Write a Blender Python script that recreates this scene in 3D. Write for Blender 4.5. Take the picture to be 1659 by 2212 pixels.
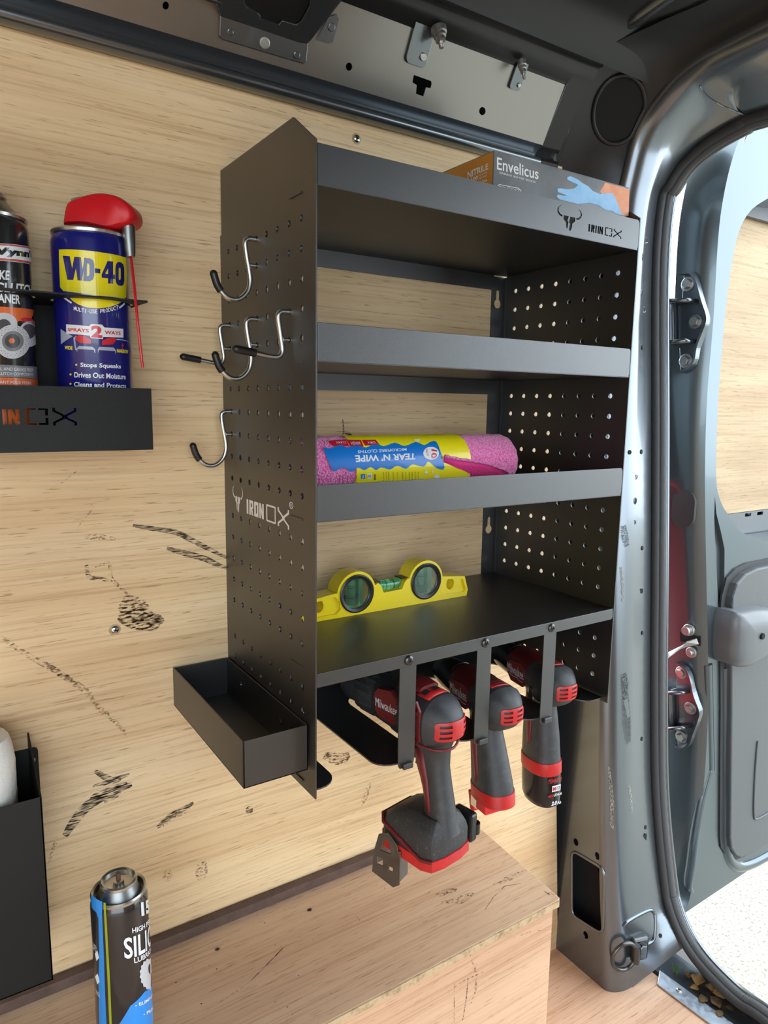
import bpy, bmesh, math, random
from mathutils import Vector, Matrix
from mathutils.geometry import tessellate_polygon
V = Vector
PI = math.pi
for o in list(bpy.data.objects): bpy.data.objects.remove(o)
scene = bpy.context.scene
COL = scene.collection
random.seed(7)

# ------------------------------------------------------------------ camera
CAM = V((-0.2856, -0.7621, 0.3680))
YAW, PITCH, ROLL, FPX = 0.5831, -0.1536, 0.0158, 1519.363
IW, IH = 1659.0, 2212.0
_f = V((math.sin(YAW)*math.cos(PITCH), math.cos(YAW)*math.cos(PITCH), math.sin(PITCH)))
_r = V((math.cos(YAW), -math.sin(YAW), 0)); _u = _r.cross(_f)
RIGHT = math.cos(ROLL)*_r + math.sin(ROLL)*_u
UP = -math.sin(ROLL)*_r + math.cos(ROLL)*_u
FWD = _f
cd = bpy.data.cameras.new('camera'); cam = bpy.data.objects.new('camera', cd); COL.objects.link(cam)
cd.sensor_fit = 'HORIZONTAL'; cd.sensor_width = 36.0; cd.lens = 36.0*FPX/IW
cd.clip_start = 0.01; cd.clip_end = 200
mw = Matrix((RIGHT, UP, -FWD)).transposed().to_4x4(); mw.translation = CAM
cam.matrix_world = mw
scene.camera = cam

# ------------------------------------------------------------------ light
scene.view_settings.view_transform = 'Standard'
scene.view_settings.look = 'None'
scene.view_settings.gamma = 1.0
scene.view_settings.use_curve_mapping = False
scene.view_settings.exposure = 2.46
world = bpy.data.worlds.new('sky'); scene.world = world; world.use_nodes = True
wn = world.node_tree.nodes; wl = world.node_tree.links
bg = wn['Background']; bg.inputs[0].default_value = (0.80, 0.91, 1.0, 1); bg.inputs[1].default_value = 1.0
sd = bpy.data.lights.new('sun', 'SUN'); sd.energy = 1.1; sd.angle = 0.01; sd.color = (1.0, 0.95, 0.86)
sun = bpy.data.objects.new('sun', sd); COL.objects.link(sun)
sun.rotation_euler = V((-0.02, -0.50, -0.86)).to_track_quat('-Z', 'Y').to_euler()

# ------------------------------------------------------------------ helpers
def ray(px, py):
    return RIGHT*((px-IW/2)/FPX) - UP*((py-IH/2)/FPX) + FWD
def on(px, py, ax, val):
    "point of a plane of the place (axis = value) that a photograph pixel looks at; used to measure real sizes"
    r = ray(px, py); return CAM + r*((val-CAM[ax])/r[ax])

BASE = {}
def thing(name, label, cat=None, loc=(0, 0, 0), group=None, kind=None):
    o = bpy.data.objects.new(name, None); COL.objects.link(o); o.location = loc
    o.empty_display_size = 0.02
    tag(o, label, cat, group, kind); BASE[o.name] = V(loc); return o
def tag(o, label=None, cat=None, group=None, kind=None):
    if label: o['label'] = label
    if cat: o['category'] = cat
    if group: o['group'] = group
    if kind: o['kind'] = kind
    return o
def fr(O, U, W):
    U = V(U).normalized(); W = V(W).normalized(); N = U.cross(W).normalized()
    return (V(O), U, W, N)
def fp(f, u, v, n=0.0): return f[0]+f[1]*u+f[2]*v+f[3]*n

class MB:
    def __init__(s, xf=None): s.v = []; s.f = []; s.xf = xf
    def add(s, vs, fs):
        b = len(s.v); s.v += [V(p) for p in vs]; s.f += [tuple(i+b for i in q) for q in fs]; return s
    def box(s, x0, x1, y0, y1, z0, z1):
        return s.add([(x0,y0,z0),(x1,y0,z0),(x1,y1,z0),(x0,y1,z0),(x0,y0,z1),(x1,y0,z1),(x1,y1,z1),(x0,y1,z1)],
                     [(0,3,2,1),(4,5,6,7),(0,1,5,4),(1,2,6,5),(2,3,7,6),(3,0,4,7)])
    def fbox(s, f, u0, u1, v0, v1, n0, n1):
        P = [fp(f,u,v,n) for n in (n0,n1) for u,v in ((u0,v0),(u1,v0),(u1,v1),(u0,v1))]
        return s.add(P, [(0,3,2,1),(4,5,6,7),(0,1,5,4),(1,2,6,5),(2,3,7,6),(3,0,4,7)])
    def plate(s, outer, holes, f, t, n=0.0):
        "flat sheet with real holes: front at n, back at n - t"
        loops = [list(outer)]+[list(h) for h in holes]
        tr = tessellate_polygon([[V((a, b, 0)) for a, b in L] for L in loops])
        flat = [p for L in loops for p in L]; m = len(flat)
        vs = [fp(f,a,b,n) for a,b in flat]+[fp(f,a,b,n-t) for a,b in flat]
        fs = []
        for a, b, c in tr:
            A, B, Cc = flat[a], flat[b], flat[c]
            if (B[0]-A[0])*(Cc[1]-A[1])-(B[1]-A[1])*(Cc[0]-A[0]) < 0: b, c = c, b
            fs += [(a,b,c),(a+m,c+m,b+m)]
        k = 0
        for li, L in enumerate(loops):
            n_ = len(L); ar = sum(L[i][0]*L[(i+1)%n_][1]-L[(i+1)%n_][0]*L[i][1] for i in range(n_))
            flip = (ar > 0) == (li == 0)
            for i in range(n_):
                a, b = k+i, k+(i+1)%n_
                fs.append((a,a+m,b+m,b) if flip else (a,b,b+m,a+m))
            k += n_
        return s.add(vs, fs)
    def tube(s, path, r, seg=10, closed=False, cap=True, prof=None, up=None):
        P = [V(p) for p in path]; n = len(P)
        rs = r if isinstance(r, (list, tuple)) else [r]*n
        rings = []; pv = None
        for i in range(n):
            if closed: t = P[(i+1)%n]-P[i-1]
            else: t = P[min(i+1,n-1)]-P[max(i-1,0)]
            t.normalize()
            if up is not None: a = V(up)-t*t.dot(V(up))
            elif pv is None:
                a = t.orthogonal()
            else: a = pv-t*t.dot(pv)
            a.normalize(); pv = a; b = t.cross(a)
            if prof: rings.append([P[i]+a*x+b*y for x,y in prof])
            else: rings.append([P[i]+(a*math.cos(2*PI*k/seg)+b*math.sin(2*PI*k/seg))*rs[i] for k in range(seg)])
        return s.loft(rings, True, cap and not closed, closed)
    def loft(s, rings, ring_closed=True, cap=False, closed=False):
        m = len(rings[0]); vs = [p for R in rings for p in R]; fs = []
        nr = len(rings)
        for i in range(nr if closed else nr-1):
            j = (i+1)%nr
            for k in range(m if ring_closed else m-1):
                l = (k+1)%m; fs.append((i*m+k, i*m+l, j*m+l, j*m+k))
        if cap: fs += [tuple(reversed(range(m))), tuple((nr-1)*m+k for k in range(m))]
        return s.add(vs, fs)
    def lathe(s, prof, f, seg=32, cap=True):
        "prof (r,h) around f's normal"
        return s.loft([[fp(f, r*math.cos(2*PI*k/seg), r*math.sin(2*PI*k/seg), h) for k in range(seg)] for r,h in prof], True, cap)
    def build(s, name, mat, parent=None, smooth=None, bevel=0, base=None, label=None, weld=True):
        b = V(base) if base is not None else (BASE[parent.name] if parent is not None else V((0,0,0)))
        me = bpy.data.meshes.new(name)
        vs = [(s.xf @ p if s.xf else p)-b for p in s.v]
        me.from_pydata(vs, [], s.f)
        bm = bmesh.new(); bm.from_mesh(me)
        if weld: bmesh.ops.remove_doubles(bm, verts=bm.verts, dist=1e-6)
        bmesh.ops.recalc_face_normals(bm, faces=bm.faces) if weld else None
        bm.to_mesh(me); bm.free()
        o = bpy.data.objects.new(name, me); COL.objects.link(o)
        me.materials.append(mat)
        if smooth is not None:
            me.shade_smooth(); me.set_sharp_from_angle(angle=math.radians(smooth))
        if bevel:
            m = o.modifiers.new('bevel', 'BEVEL'); m.width = bevel; m.segments = 2; m.limit_method = 'ANGLE'; m.angle_limit = math.radians(40)
        if parent is not None: o.parent = parent
        else: o.location = b
        BASE[o.name] = b
        if label: o['label'] = label
        return o

def ell(cx, cy, a, b, n=16, a0=0.0): return [(cx+a*math.cos(a0+2*PI*i/n), cy+b*math.sin(a0+2*PI*i/n)) for i in range(n)]
def rrect(x0, y0, x1, y1, r, n=4):
    o = []
    for cx, cy, a in ((x1-r,y0+r,-PI/2),(x1-r,y1-r,0),(x0+r,y1-r,PI/2),(x0+r,y0+r,PI)):
        o += [(cx+r*math.cos(a+PI/2*i/n), cy+r*math.sin(a+PI/2*i/n)) for i in range(n+1)]
    return o
def spline(pts, n=6):
    "Catmull-Rom through points"
    P = [V(p) for p in pts]; out = []
    for i in range(len(P)-1):
        a, b, c, d = P[max(i-1,0)], P[i], P[i+1], P[min(i+2,len(P)-1)]
        for k in range(n):
            t = k/n
            out.append(0.5*((2*b)+(c-a)*t+(2*a-5*b+4*c-d)*t*t+(3*b-a-3*c+d)*t**3))
    out.append(P[-1]); return out

# ------------------------------------------------------------------ materials
def srgb(r, g, b):
    return tuple(((c/255)/12.92 if c/255 <= 0.04045 else ((c/255+0.055)/1.055)**2.4) for c in (r,g,b))+(1,)
def newmat(name):
    m = bpy.data.materials.new(name); m.use_nodes = True; return m, m.node_tree.nodes, m.node_tree.links, m.node_tree.nodes['Principled BSDF']
def mat(name, col, rough=0.5, metal=0.0, coat=0.0, bump=None, var=None, spec=0.5, trans=0.0, coat_rough=0.05, rvar=None):
    m, N, L, B = newmat(name)
    B.inputs['Base Color'].default_value = col; B.inputs['Roughness'].default_value = rough
    B.inputs['Metallic'].default_value = metal; B.inputs['Coat Weight'].default_value = coat
    B.inputs['Coat Roughness'].default_value = coat_rough
    B.inputs['Specular IOR Level'].default_value = spec
    B.inputs['Transmission Weight'].default_value = trans
    tc = N.new('ShaderNodeTexCoord')
    if bump:
        n = N.new('ShaderNodeTexNoise'); n.inputs['Scale'].default_value = bump[0]; n.inputs['Detail'].default_value = 4
        L.new(tc.outputs['Object'], n.inputs['Vector'])
        b = N.new('ShaderNodeBump'); b.inputs['Strength'].default_value = bump[1]; b.inputs['Distance'].default_value = 0.001
        L.new(n.outputs['Fac'], b.inputs['Height']); L.new(b.outputs['Normal'], B.inputs['Normal'])
    if var:
        n = N.new('ShaderNodeTexNoise'); n.inputs['Scale'].default_value = var[0]; n.inputs['Detail'].default_value = 8; n.inputs['Roughness'].default_value = 0.65
        L.new(tc.outputs['Object'], n.inputs['Vector'])
        r = N.new('ShaderNodeValToRGB'); r.color_ramp.elements[0].position = var[2]; r.color_ramp.elements[1].position = var[3]
        r.color_ramp.elements[0].color = col; r.color_ramp.elements[1].color = var[1]
        L.new(n.outputs['Fac'], r.inputs['Fac']); L.new(r.outputs['Color'], B.inputs['Base Color'])
    if rvar:
        n = N.new('ShaderNodeTexNoise'); n.inputs['Scale'].default_value = rvar[0]; n.inputs['Detail'].default_value = 6
        L.new(tc.outputs['Object'], n.inputs['Vector'])
        mr = N.new('ShaderNodeMapRange'); mr.inputs[3].default_value = rvar[1]; mr.inputs[4].default_value = rvar[2]
        mr.inputs[1].default_value = 0.3; mr.inputs[2].default_value = 0.7
        L.new(n.outputs['Fac'], mr.inputs[0]); L.new(mr.outputs[0], B.inputs['Roughness'])
    return m
def plywood(name, light, mid, dark, axis=0, rough=0.55, pores=1.0, scale=1.0, perp=2):
    "grain runs along axis; rings vary along perp"
    m, N, L, B = newmat(name)
    tc = N.new('ShaderNodeTexCoord')
    def noise(sa, sp, detail=5, rgh=0.6, dist=0.0, off=0.0):
        mp = N.new('ShaderNodeMapping'); sc = [2.0, 2.0, 2.0]; sc[axis] = sa*scale; sc[perp] = sp*scale
        mp.inputs['Scale'].default_value = sc; mp.inputs['Location'].default_value = (off, off, off)
        L.new(tc.outputs['Object'], mp.inputs['Vector'])
        n = N.new('ShaderNodeTexNoise'); n.inputs['Scale'].default_value = 1.0; n.inputs['Detail'].default_value = detail
        n.inputs['Roughness'].default_value = rgh; n.inputs['Distortion'].default_value = dist
        L.new(mp.outputs['Vector'], n.inputs['Vector']); return n.outputs['Fac']
    def ramp(src, stops):
        r = N.new('ShaderNodeValToRGB'); e = r.color_ramp.elements
        while len(e) < len(stops): e.new(0.5)
        for x, (p, c) in zip(e, stops): x.position = p; x.color = c
        L.new(src, r.inputs['Fac']); return r.outputs['Color']
    def mix(a, b, fac, mode='MULTIPLY'):
        x = N.new('ShaderNodeMix'); x.data_type = 'RGBA'; x.blend_type = mode
        if isinstance(fac, float): x.inputs[0].default_value = fac
        else: L.new(fac, x.inputs[0])
        L.new(a, x.inputs[6]); L.new(b, x.inputs[7]); return x.outputs[2]
    bands = ramp(noise(1.1, 16, 4, 0.5, 0.5), [(0.24, dark), (0.5, mid), (0.78, light)])
    blot = ramp(noise(2.2, 4.0, 3, 0.5, 0.3, 3.1), [(0.32, (0.80,0.76,0.74,1)), (0.60, (1.06,1.05,1.02,1))])
    c = mix(bands, blot, 0.75)
    fine = ramp(noise(6, 340, 4, 0.6, 0.1, 1.7), [(0.32, (0.70,0.62,0.54,1)), (0.48, (0.97,0.96,0.95,1)), (0.62, (1.05,1.05,1.05,1))])
    c = mix(c, fine, 0.62*pores)
    pore = ramp(noise(34, 620, 2, 0.5, 0.0, 9.2), [(0.29, (0.40,0.29,0.21,1)), (0.37, (1,1,1,1))])
    c = mix(c, pore, 0.62*pores)
    L.new(c, B.inputs['Base Color']); B.inputs['Roughness'].default_value = rough
    B.inputs['Specular IOR Level'].default_value = 0.3
    b = N.new('ShaderNodeBump'); b.inputs['Strength'].default_value = 0.25; b.inputs['Distance'].default_value = 0.0006
    L.new(fine, b.inputs['Height']); L.new(b.outputs['Normal'], B.inputs['Normal'])
    return m
def scuffmat(name, col, lo, hi, sc=(40,40,900), aniso=True):
    m, N, L, B = newmat(name); out = N['Material Output']
    tc = N.new('ShaderNodeTexCoord'); mp = N.new('ShaderNodeMapping'); mp.inputs['Scale'].default_value = sc
    L.new(tc.outputs['Object'], mp.inputs['Vector'])
    n = N.new('ShaderNodeTexNoise'); n.inputs['Scale'].default_value = 1; n.inputs['Detail'].default_value = 5
    L.new(mp.outputs['Vector'], n.inputs['Vector'])
    r = N.new('ShaderNodeMapRange'); r.inputs[1].default_value = lo; r.inputs[2].default_value = hi
    L.new(n.outputs['Fac'], r.inputs[0])
    B.inputs['Base Color'].default_value = col; B.inputs['Roughness'].default_value = 0.8
    r.inputs[4].default_value = 0.85; L.new(r.outputs[0], B.inputs['Alpha']); return m

K = {}
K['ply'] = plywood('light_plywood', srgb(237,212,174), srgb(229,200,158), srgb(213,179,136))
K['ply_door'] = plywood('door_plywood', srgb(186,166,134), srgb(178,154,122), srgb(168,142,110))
K['ply_red'] = plywood('red_plywood', srgb(222,188,160), srgb(212,176,146), srgb(198,158,128), rough=0.6)
K['ply_red_top'] = plywood('red_plywood_top', srgb(218,188,158), srgb(208,174,144), srgb(192,154,126), rough=0.6, perp=1)
K['ply_floor'] = plywood('floor_plywood', srgb(226,192,164), srgb(216,178,150), srgb(202,162,132), rough=0.55, perp=1)
K['ply_edge'] = mat('plywood_edge', srgb(196,170,132), 0.8, bump=(300,0.5), var=(90, srgb(120,96,70), 0.45, 0.75))
K['strip'] = mat('brown_beading', srgb(96,74,64), 0.7, bump=(200,0.4), var=(40, srgb(70,52,46), 0.4, 0.7))
K['black'] = mat('black_powder_coat', (0.0085,0.0085,0.0085,1), 0.33, bump=(2600,0.25), spec=1.0)
K['dulled'] = mat('dulled_black_coat', (0.011,0.0112,0.0112,1), 0.5, bump=(1800,0.35), spec=0.3)  # same powder coat, dulled to imitate a dark reflection
K['black'].node_tree.nodes['Principled BSDF'].inputs['IOR'].default_value = 1.58
K['paint'] = mat('dark_grey_metallic_paint', (0.165,0.185,0.205,1), 0.24, metal=0.85, coat=0.3, coat_rough=0.06, bump=(60,0.01))
K['rail_reflect'] = mat('rail_paint_with_reflection', (0.27,0.26,0.245,1), 0.30, metal=0.85, coat=0.3, coat_rough=0.06)  # van paint lightened and warmed to imitate a beige reflection
K['roof'] = mat('roof_shaded_paint', (0.013,0.0135,0.0145,1), 0.38, metal=0.0, coat=0.0, bump=(500,0.05), spec=0.45)  # van paint darkened, putting the shade of roof and gusset into the colour
K['doorpaint'] = mat('door_grey_metallic_paint', (0.115,0.145,0.160,1), 0.26, metal=0.7, coat=0.35)
K['dark'] = mat('dark_void', (0.006,0.006,0.006,1), 0.9)  # near-black colour stands in for shade inside holes and hollows
K['rubber'] = mat('rubber_seal', (0.03,0.03,0.031,1), 0.6, bump=(900,0.6))
K['rubber_rib'] = mat('rubber_seal_ribbed', (0.075,0.078,0.08,1), 0.55, bump=(1400,0.9))
K['chrome'] = mat('zinc_steel', (0.62,0.63,0.62,1), 0.22, metal=1.0)
K['steel'] = mat('dull_steel', (0.45,0.45,0.44,1), 0.4, metal=1.0, rvar=(60,0.3,0.55))
K['clip'] = mat('dark_worn_steel', (0.20,0.19,0.175,1), 0.38, metal=1.0, rvar=(90,0.3,0.6))
K['alu'] = mat('brushed_strip', (0.52,0.58,0.66,1), 0.38, metal=0.9, rvar=(120,0.3,0.5))
K['cap'] = mat('black_plastic_cap', (0.012,0.012,0.012,1), 0.35)
K['screw'] = mat('dark_screw', (0.10,0.10,0.10,1), 0.28, metal=0.9)
K['white'] = mat('white_print', (0.78,0.79,0.79,1), 0.5)
K['red'] = mat('red_plastic', srgb(214,24,34), 0.42, bump=(900,0.1))
K['ddred'] = mat('tool_red', srgb(196,36,36), 0.42, bump=(1200,0.15), var=(70, srgb(150,40,42), 0.5, 0.85))
K['dred'] = mat('tool_dark_red', srgb(112,28,32), 0.45, bump=(1200,0.2), var=(160, srgb(150,70,70), 0.62, 0.8))
K['gred_shaded'] = mat('gearcase_dark_red_shaded', srgb(84,20,24), 0.4, bump=(1200,0.2))  # tool dark red, darkened further for the shade under the shelf
K['tool'] = mat('tool_black_rubber', (0.036,0.038,0.041,1), 0.42, bump=(1500,0.35), var=(90, (0.07,0.072,0.075,1), 0.5, 0.8))
K['tool_dusty'] = mat('tool_dusty_rubber', (0.03,0.031,0.032,1), 0.5, bump=(1200,0.4), var=(320, (0.16,0.14,0.11,1), 0.56, 0.78))
K['tool_gloss'] = mat('tool_gloss_black', (0.012,0.012,0.013,1), 0.15)
K['trim'] = mat('door_trim_plastic', (0.085,0.088,0.09,1), 0.42, bump=(500,0.35))
K['trimcup'] = mat('door_handle_plastic', (0.11,0.115,0.12,1), 0.35)
K['yellow'] = mat('yellow_powder_coat', srgb(240,214,16), 0.3, coat=0.4, bump=(400,0.04))
K['lblyellow'] = mat('yellow_print', srgb(246,228,20), 0.35, coat=0.3)
K['lblblue'] = mat('blue_print', srgb(10,118,206), 0.35, coat=0.3)
K['wdblue'] = mat('dark_blue_can', srgb(24,28,116), 0.22, coat=0.5)
K['wdyel'] = mat('can_yellow_print', srgb(240,222,16), 0.25, coat=0.4)
K['wdwhite'] = mat('can_white_print', (0.8,0.82,0.85,1), 0.3, coat=0.3)
K['wdred'] = mat('can_red_print', srgb(206,30,44), 0.3, coat=0.3)
K['wdgrey'] = mat('can_grey_print', srgb(168,174,190), 0.3, coat=0.3)
K['canblack'] = mat('black_can', (0.016,0.016,0.017,1), 0.2, coat=0.5)
K['orange'] = mat('orange_print', srgb(222,104,40), 0.35, coat=0.3)
K['purple'] = mat('purple_print', srgb(120,60,110), 0.35)
K['disc'] = mat('brake_disc_print', srgb(196,196,200), 0.35)
K['discgrey'] = mat('grey_print', srgb(120,120,122), 0.35)
K['discdark'] = mat('dark_grey_print', srgb(70,70,72), 0.35)
K['canring'] = mat('can_tin', (0.6,0.6,0.56,1), 0.3, metal=1.0)
K['cangrey'] = mat('can_dome_tin', (0.25,0.26,0.26,1), 0.38, metal=1.0)
K['rust'] = mat('rusty_valve', srgb(92,62,48), 0.7, bump=(800,0.5))
K['lime'] = mat('lime_reflection_stripe', srgb(150,160,40), 0.3)
K['sky'] = mat('sky_blue_print', srgb(40,140,226), 0.3, coat=0.4)
K['boxgrey'] = mat('glove_box_charcoal', srgb(88,90,93), 0.4, coat=0.2, bump=(160,0.25), var=(14, srgb(126,130,133), 0.35, 0.75))
K['boxorange'] = mat('glove_box_orange', srgb(206,138,46), 0.45, var=(30, srgb(190,120,36), 0.4, 0.7))
K['boxorange2'] = mat('glove_box_orange_front', srgb(232,138,84), 0.45, var=(60, srgb(240,166,120), 0.4, 0.7))
K['glove'] = mat('glove_blue_print', srgb(150,200,240), 0.45, var=(60, srgb(122,180,228), 0.45, 0.75))
K['card'] = mat('cardboard_white', srgb(220,214,204), 0.7)
K['tail'] = mat('tail_light_red', srgb(226,16,30), 0.15, coat=0.5)
K['glass'] = mat('clear_vial_lens', (0.93,0.96,0.93,1), 0.03, trans=1.0)
K['vial'] = mat('green_vial', srgb(120,225,170), 0.05, trans=0.85)
K['bubble'] = mat('bubble', srgb(190,235,200), 0.1, trans=0.5)
K['paper'] = mat('white_paper_roll', srgb(228,226,220), 0.85, bump=(260,0.8), var=(30, srgb(204,200,190), 0.45, 0.8))
K['scuff'] = scuffmat('black_scuff', (0.020,0.014,0.010,1), 0.40, 0.60, (90,90,620))
K['scuff2'] = scuffmat('brown_dirt', srgb(92,60,32), 0.46, 0.60, (130,130,420))
K['scuff3'] = scuffmat('faint_scratch', srgb(104,76,54), 0.47, 0.72, (260,420,420))
K['scrape'] = scuffmat('light_paint_scrape', srgb(150,146,138), 0.44, 0.56, (900,900,260))
K['scrape_d'] = scuffmat('dark_paint_scuff', (0.01,0.01,0.01,1), 0.46, 0.60, (1500,1100,420))
K['leaf'] = mat('dry_leaf', srgb(168,128,70), 0.8, var=(120, srgb(110,80,44), 0.4, 0.7))
K['leaf2'] = mat('dark_dry_leaf', srgb(108,82,50), 0.8, var=(140, srgb(70,52,34), 0.4, 0.7))
K['grass'] = mat('green_grass', srgb(70,110,44), 0.7)

def groundmat():
    m, N, L, B = newmat('pale_gravel_concrete')
    tc = N.new('ShaderNodeTexCoord'); n = N.new('ShaderNodeTexNoise'); n.inputs['Scale'].default_value = 120; n.inputs['Detail'].default_value = 6
    L.new(tc.outputs['Object'], n.inputs['Vector'])
    r = N.new('ShaderNodeValToRGB'); r.color_ramp.elements[0].position = 0.34; r.color_ramp.elements[0].color = srgb(88,86,74)
    r.color_ramp.elements[1].position = 0.46; r.color_ramp.elements[1].color = srgb(118,116,107)
    L.new(n.outputs['Fac'], r.inputs['Fac']); L.new(r.outputs['Color'], B.inputs['Base Color']); B.inputs['Roughness'].default_value = 0.9
    return m
K['ground'] = groundmat()
def clothmat():
    m, N, L, B = newmat('pink_terry_cloth')
    tc = N.new('ShaderNodeTexCoord'); mp = N.new('ShaderNodeMapping'); mp.inputs['Scale'].default_value = (480,480,480)
    L.new(tc.outputs['Object'], mp.inputs['Vector'])
    v = N.new('ShaderNodeTexVoronoi'); v.inputs['Scale'].default_value = 1.0; L.new(mp.outputs['Vector'], v.inputs['Vector'])
    r = N.new('ShaderNodeValToRGB'); r.color_ramp.elements[0].color = srgb(255,176,220); r.color_ramp.elements[1].color = srgb(236,90,165)
    r.color_ramp.elements[1].position = 0.75
    L.new(v.outputs['Distance'], r.inputs['Fac']); L.new(r.outputs['Color'], B.inputs['Base Color'])
    b = N.new('ShaderNodeBump'); b.inputs['Strength'].default_value = 1.0; b.inputs['Distance'].default_value = 0.0012; b.invert = True
    L.new(v.outputs['Distance'], b.inputs['Height']); L.new(b.outputs['Normal'], B.inputs['Normal']); B.inputs['Roughness'].default_value = 0.9
    B.inputs['Sheen Weight'].default_value = 0.3
    return m
K['pink'] = clothmat()
K['hotpink'] = mat('pink_cloth_inner', srgb(252,64,146), 0.9, bump=(700,0.8))

# ------------------------------------------------------------------ printing on surfaces
class Flat:
    def __init__(s, f): s.f = f; s.curved = False
    def uv(s, px, py):
        r = ray(px, py); t = (s.f[0]-CAM).dot(s.f[3])/r.dot(s.f[3]); d = CAM+r*t-s.f[0]
        return (d.dot(s.f[1]), d.dot(s.f[2]))
    def pt(s, u, v, off): return fp(s.f, u, v, off)
class Cyl:
    "cylinder: frame normal = axis; u = arc length, v = along axis"
    def __init__(s, f, R, ref): s.f = f; s.R = R; s.curved = True; s.ref = ref
    def uv(s, px, py):
        r = ray(px, py); o = CAM-s.f[0]; a, b, c = s.f[1], s.f[2], s.f[3]
        dx, dy = r.dot(a), r.dot(b); ox, oy = o.dot(a), o.dot(b)
        A = dx*dx+dy*dy; B = ox*dx+oy*dy; C = ox*ox+oy*oy-s.R**2
        D = max(B*B-A*C, 0.0); t = (-B-math.sqrt(D))/A; P = o+r*t
        an = math.atan2(P.dot(b), P.dot(a))-s.ref
        while an > PI: an -= 2*PI
        while an < -PI: an += 2*PI
        return (an*s.R, P.dot(c))
    def pt(s, u, v, off):
        an = u/s.R+s.ref; R = s.R+off
        return fp(s.f, R*math.cos(an), R*math.sin(an), v)

_tc = {}
def text2d(txt, bold=0.0, spacing=1.0):
    key = (txt, bold, spacing)
    if key in _tc: return _tc[key]
    cu = bpy.data.curves.new('t', 'FONT'); cu.body = txt; cu.offset = bold; cu.resolution_u = 3; cu.space_character = spacing
    ob = bpy.data.objects.new('t', cu); COL.objects.link(ob); bpy.context.view_layer.update()
    dg = bpy.context.evaluated_depsgraph_get(); me = bpy.data.meshes.new_from_object(ob.evaluated_get(dg))
    vs = [(v.co.x, v.co.y) for v in me.vertices]; fs = [tuple(p.vertices) for p in me.polygons]
    bpy.data.objects.remove(ob); bpy.data.curves.remove(cu); bpy.data.meshes.remove(me)
    x0 = min(v[0] for v in vs); x1 = max(v[0] for v in vs); y0 = min(v[1] for v in vs); y1 = max(v[1] for v in vs)
    vs = [((a-x0)/(x1-x0), (b-y0)/(y1-y0)) for a, b in vs]
    _tc[key] = (vs, fs); return vs, fs
def uvs(surf, pts): return [surf.uv(*p) for p in pts]
def prn(name, surf, m, parent, polys=(), texts=(), upolys=(), utexts=(), layer=1, label=None, step=0.0025, lift=0.00016, join=False):
    """flat print: polys / texts in photograph pixels measured onto the surface, upolys / utexts in surface units.
    text = (string, bottom-left, bottom-right, top-left, top-right[, bold])"""
    nt = len(texts)+len(utexts)
    if not join and nt+(1 if polys or upolys else 0) > 1:
        kw = dict(layer=layer, label=label, step=step, lift=lift); r = None
        if polys or upolys: r = prn(name, surf, m, parent, polys=polys, upolys=upolys, **kw)
        for t in texts: r = prn('lettering', surf, m, parent, texts=[t], **kw)
        for t in utexts: r = prn('lettering', surf, m, parent, utexts=[t], **kw)
        return r
    vs = []; fs = []
    def addpoly(L, holes=()):
        loops = [L]+list(holes); tr = tessellate_polygon([[V((a,b,0)) for a,b in q] for q in loops])
        b = len(vs); vs.extend([p for q in loops for p in q]); fs.extend([(i+b,j+b,k+b) for i,j,k in tr])
    for p in polys:
        if isinstance(p, dict): addpoly(uvs(surf, p['o']), [uvs(surf, h) for h in p['h']])
        else: addpoly(uvs(surf, p))
    for p in upolys:
        if isinstance(p, dict): addpoly(p['o'], p['h'])
        else: addpoly(p)
    for isu, tl in ((False, texts), (True, utexts)):
        for t in tl:
            q = [V(c) if isu else V(surf.uv(*c)) for c in t[1:5]]
            tv, tf = text2d(t[0], t[5] if len(t) > 5 else 0.0)
            b = len(vs)
            for x, y in tv:
                p = (q[0]*(1-x)+q[1]*x)*(1-y)+(q[2]*(1-x)+q[3]*x)*y; vs.append((p.x, p.y))
            fs.extend([tuple(i+b for i in f) for f in tf])
    bm = bmesh.new(); bv = [bm.verts.new((a,b,0)) for a,b in vs]
    for f in fs:
        try: bm.faces.new([bv[i] for i in f])
        except ValueError: pass
    if surf.curved:
        u0 = min(v[0] for v in vs); u1 = max(v[0] for v in vs); k = math.floor(u0/step)+1
        while k*step < u1:
            bmesh.ops.bisect_plane(bm, geom=bm.verts[:]+bm.edges[:]+bm.faces[:], plane_co=(k*step,0,0), plane_no=(1,0,0), dist=1e-7); k += 1
    bb = BASE[parent.name]
    for v in bm.verts: v.co = surf.pt(v.co.x, v.co.y, lift*layer)-bb
    bmesh.ops.recalc_face_normals(bm, faces=bm.faces)
    me = bpy.data.meshes.new(name); bm.to_mesh(me); bm.free(); me.materials.append(m)
    o = bpy.data.objects.new(name, me); COL.objects.link(o); o.parent = parent; BASE[o.name] = bb
    if label: o['label'] = label
    return o
def ribbon(path, w):
    "2D stroke outline; w = width or list of widths"
    P = [V((a,b)) for a,b in path]; n = len(P); L = []; R = []
    for i in range(n):
        t = (P[min(i+1,n-1)]-P[max(i-1,0)]).normalized(); q = V((-t.y,t.x)); ww = (w[i] if isinstance(w,(list,tuple)) else w)/2
        L.append(tuple(P[i]+q*ww)); R.append(tuple(P[i]-q*ww))
    return L+R[::-1]
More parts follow.
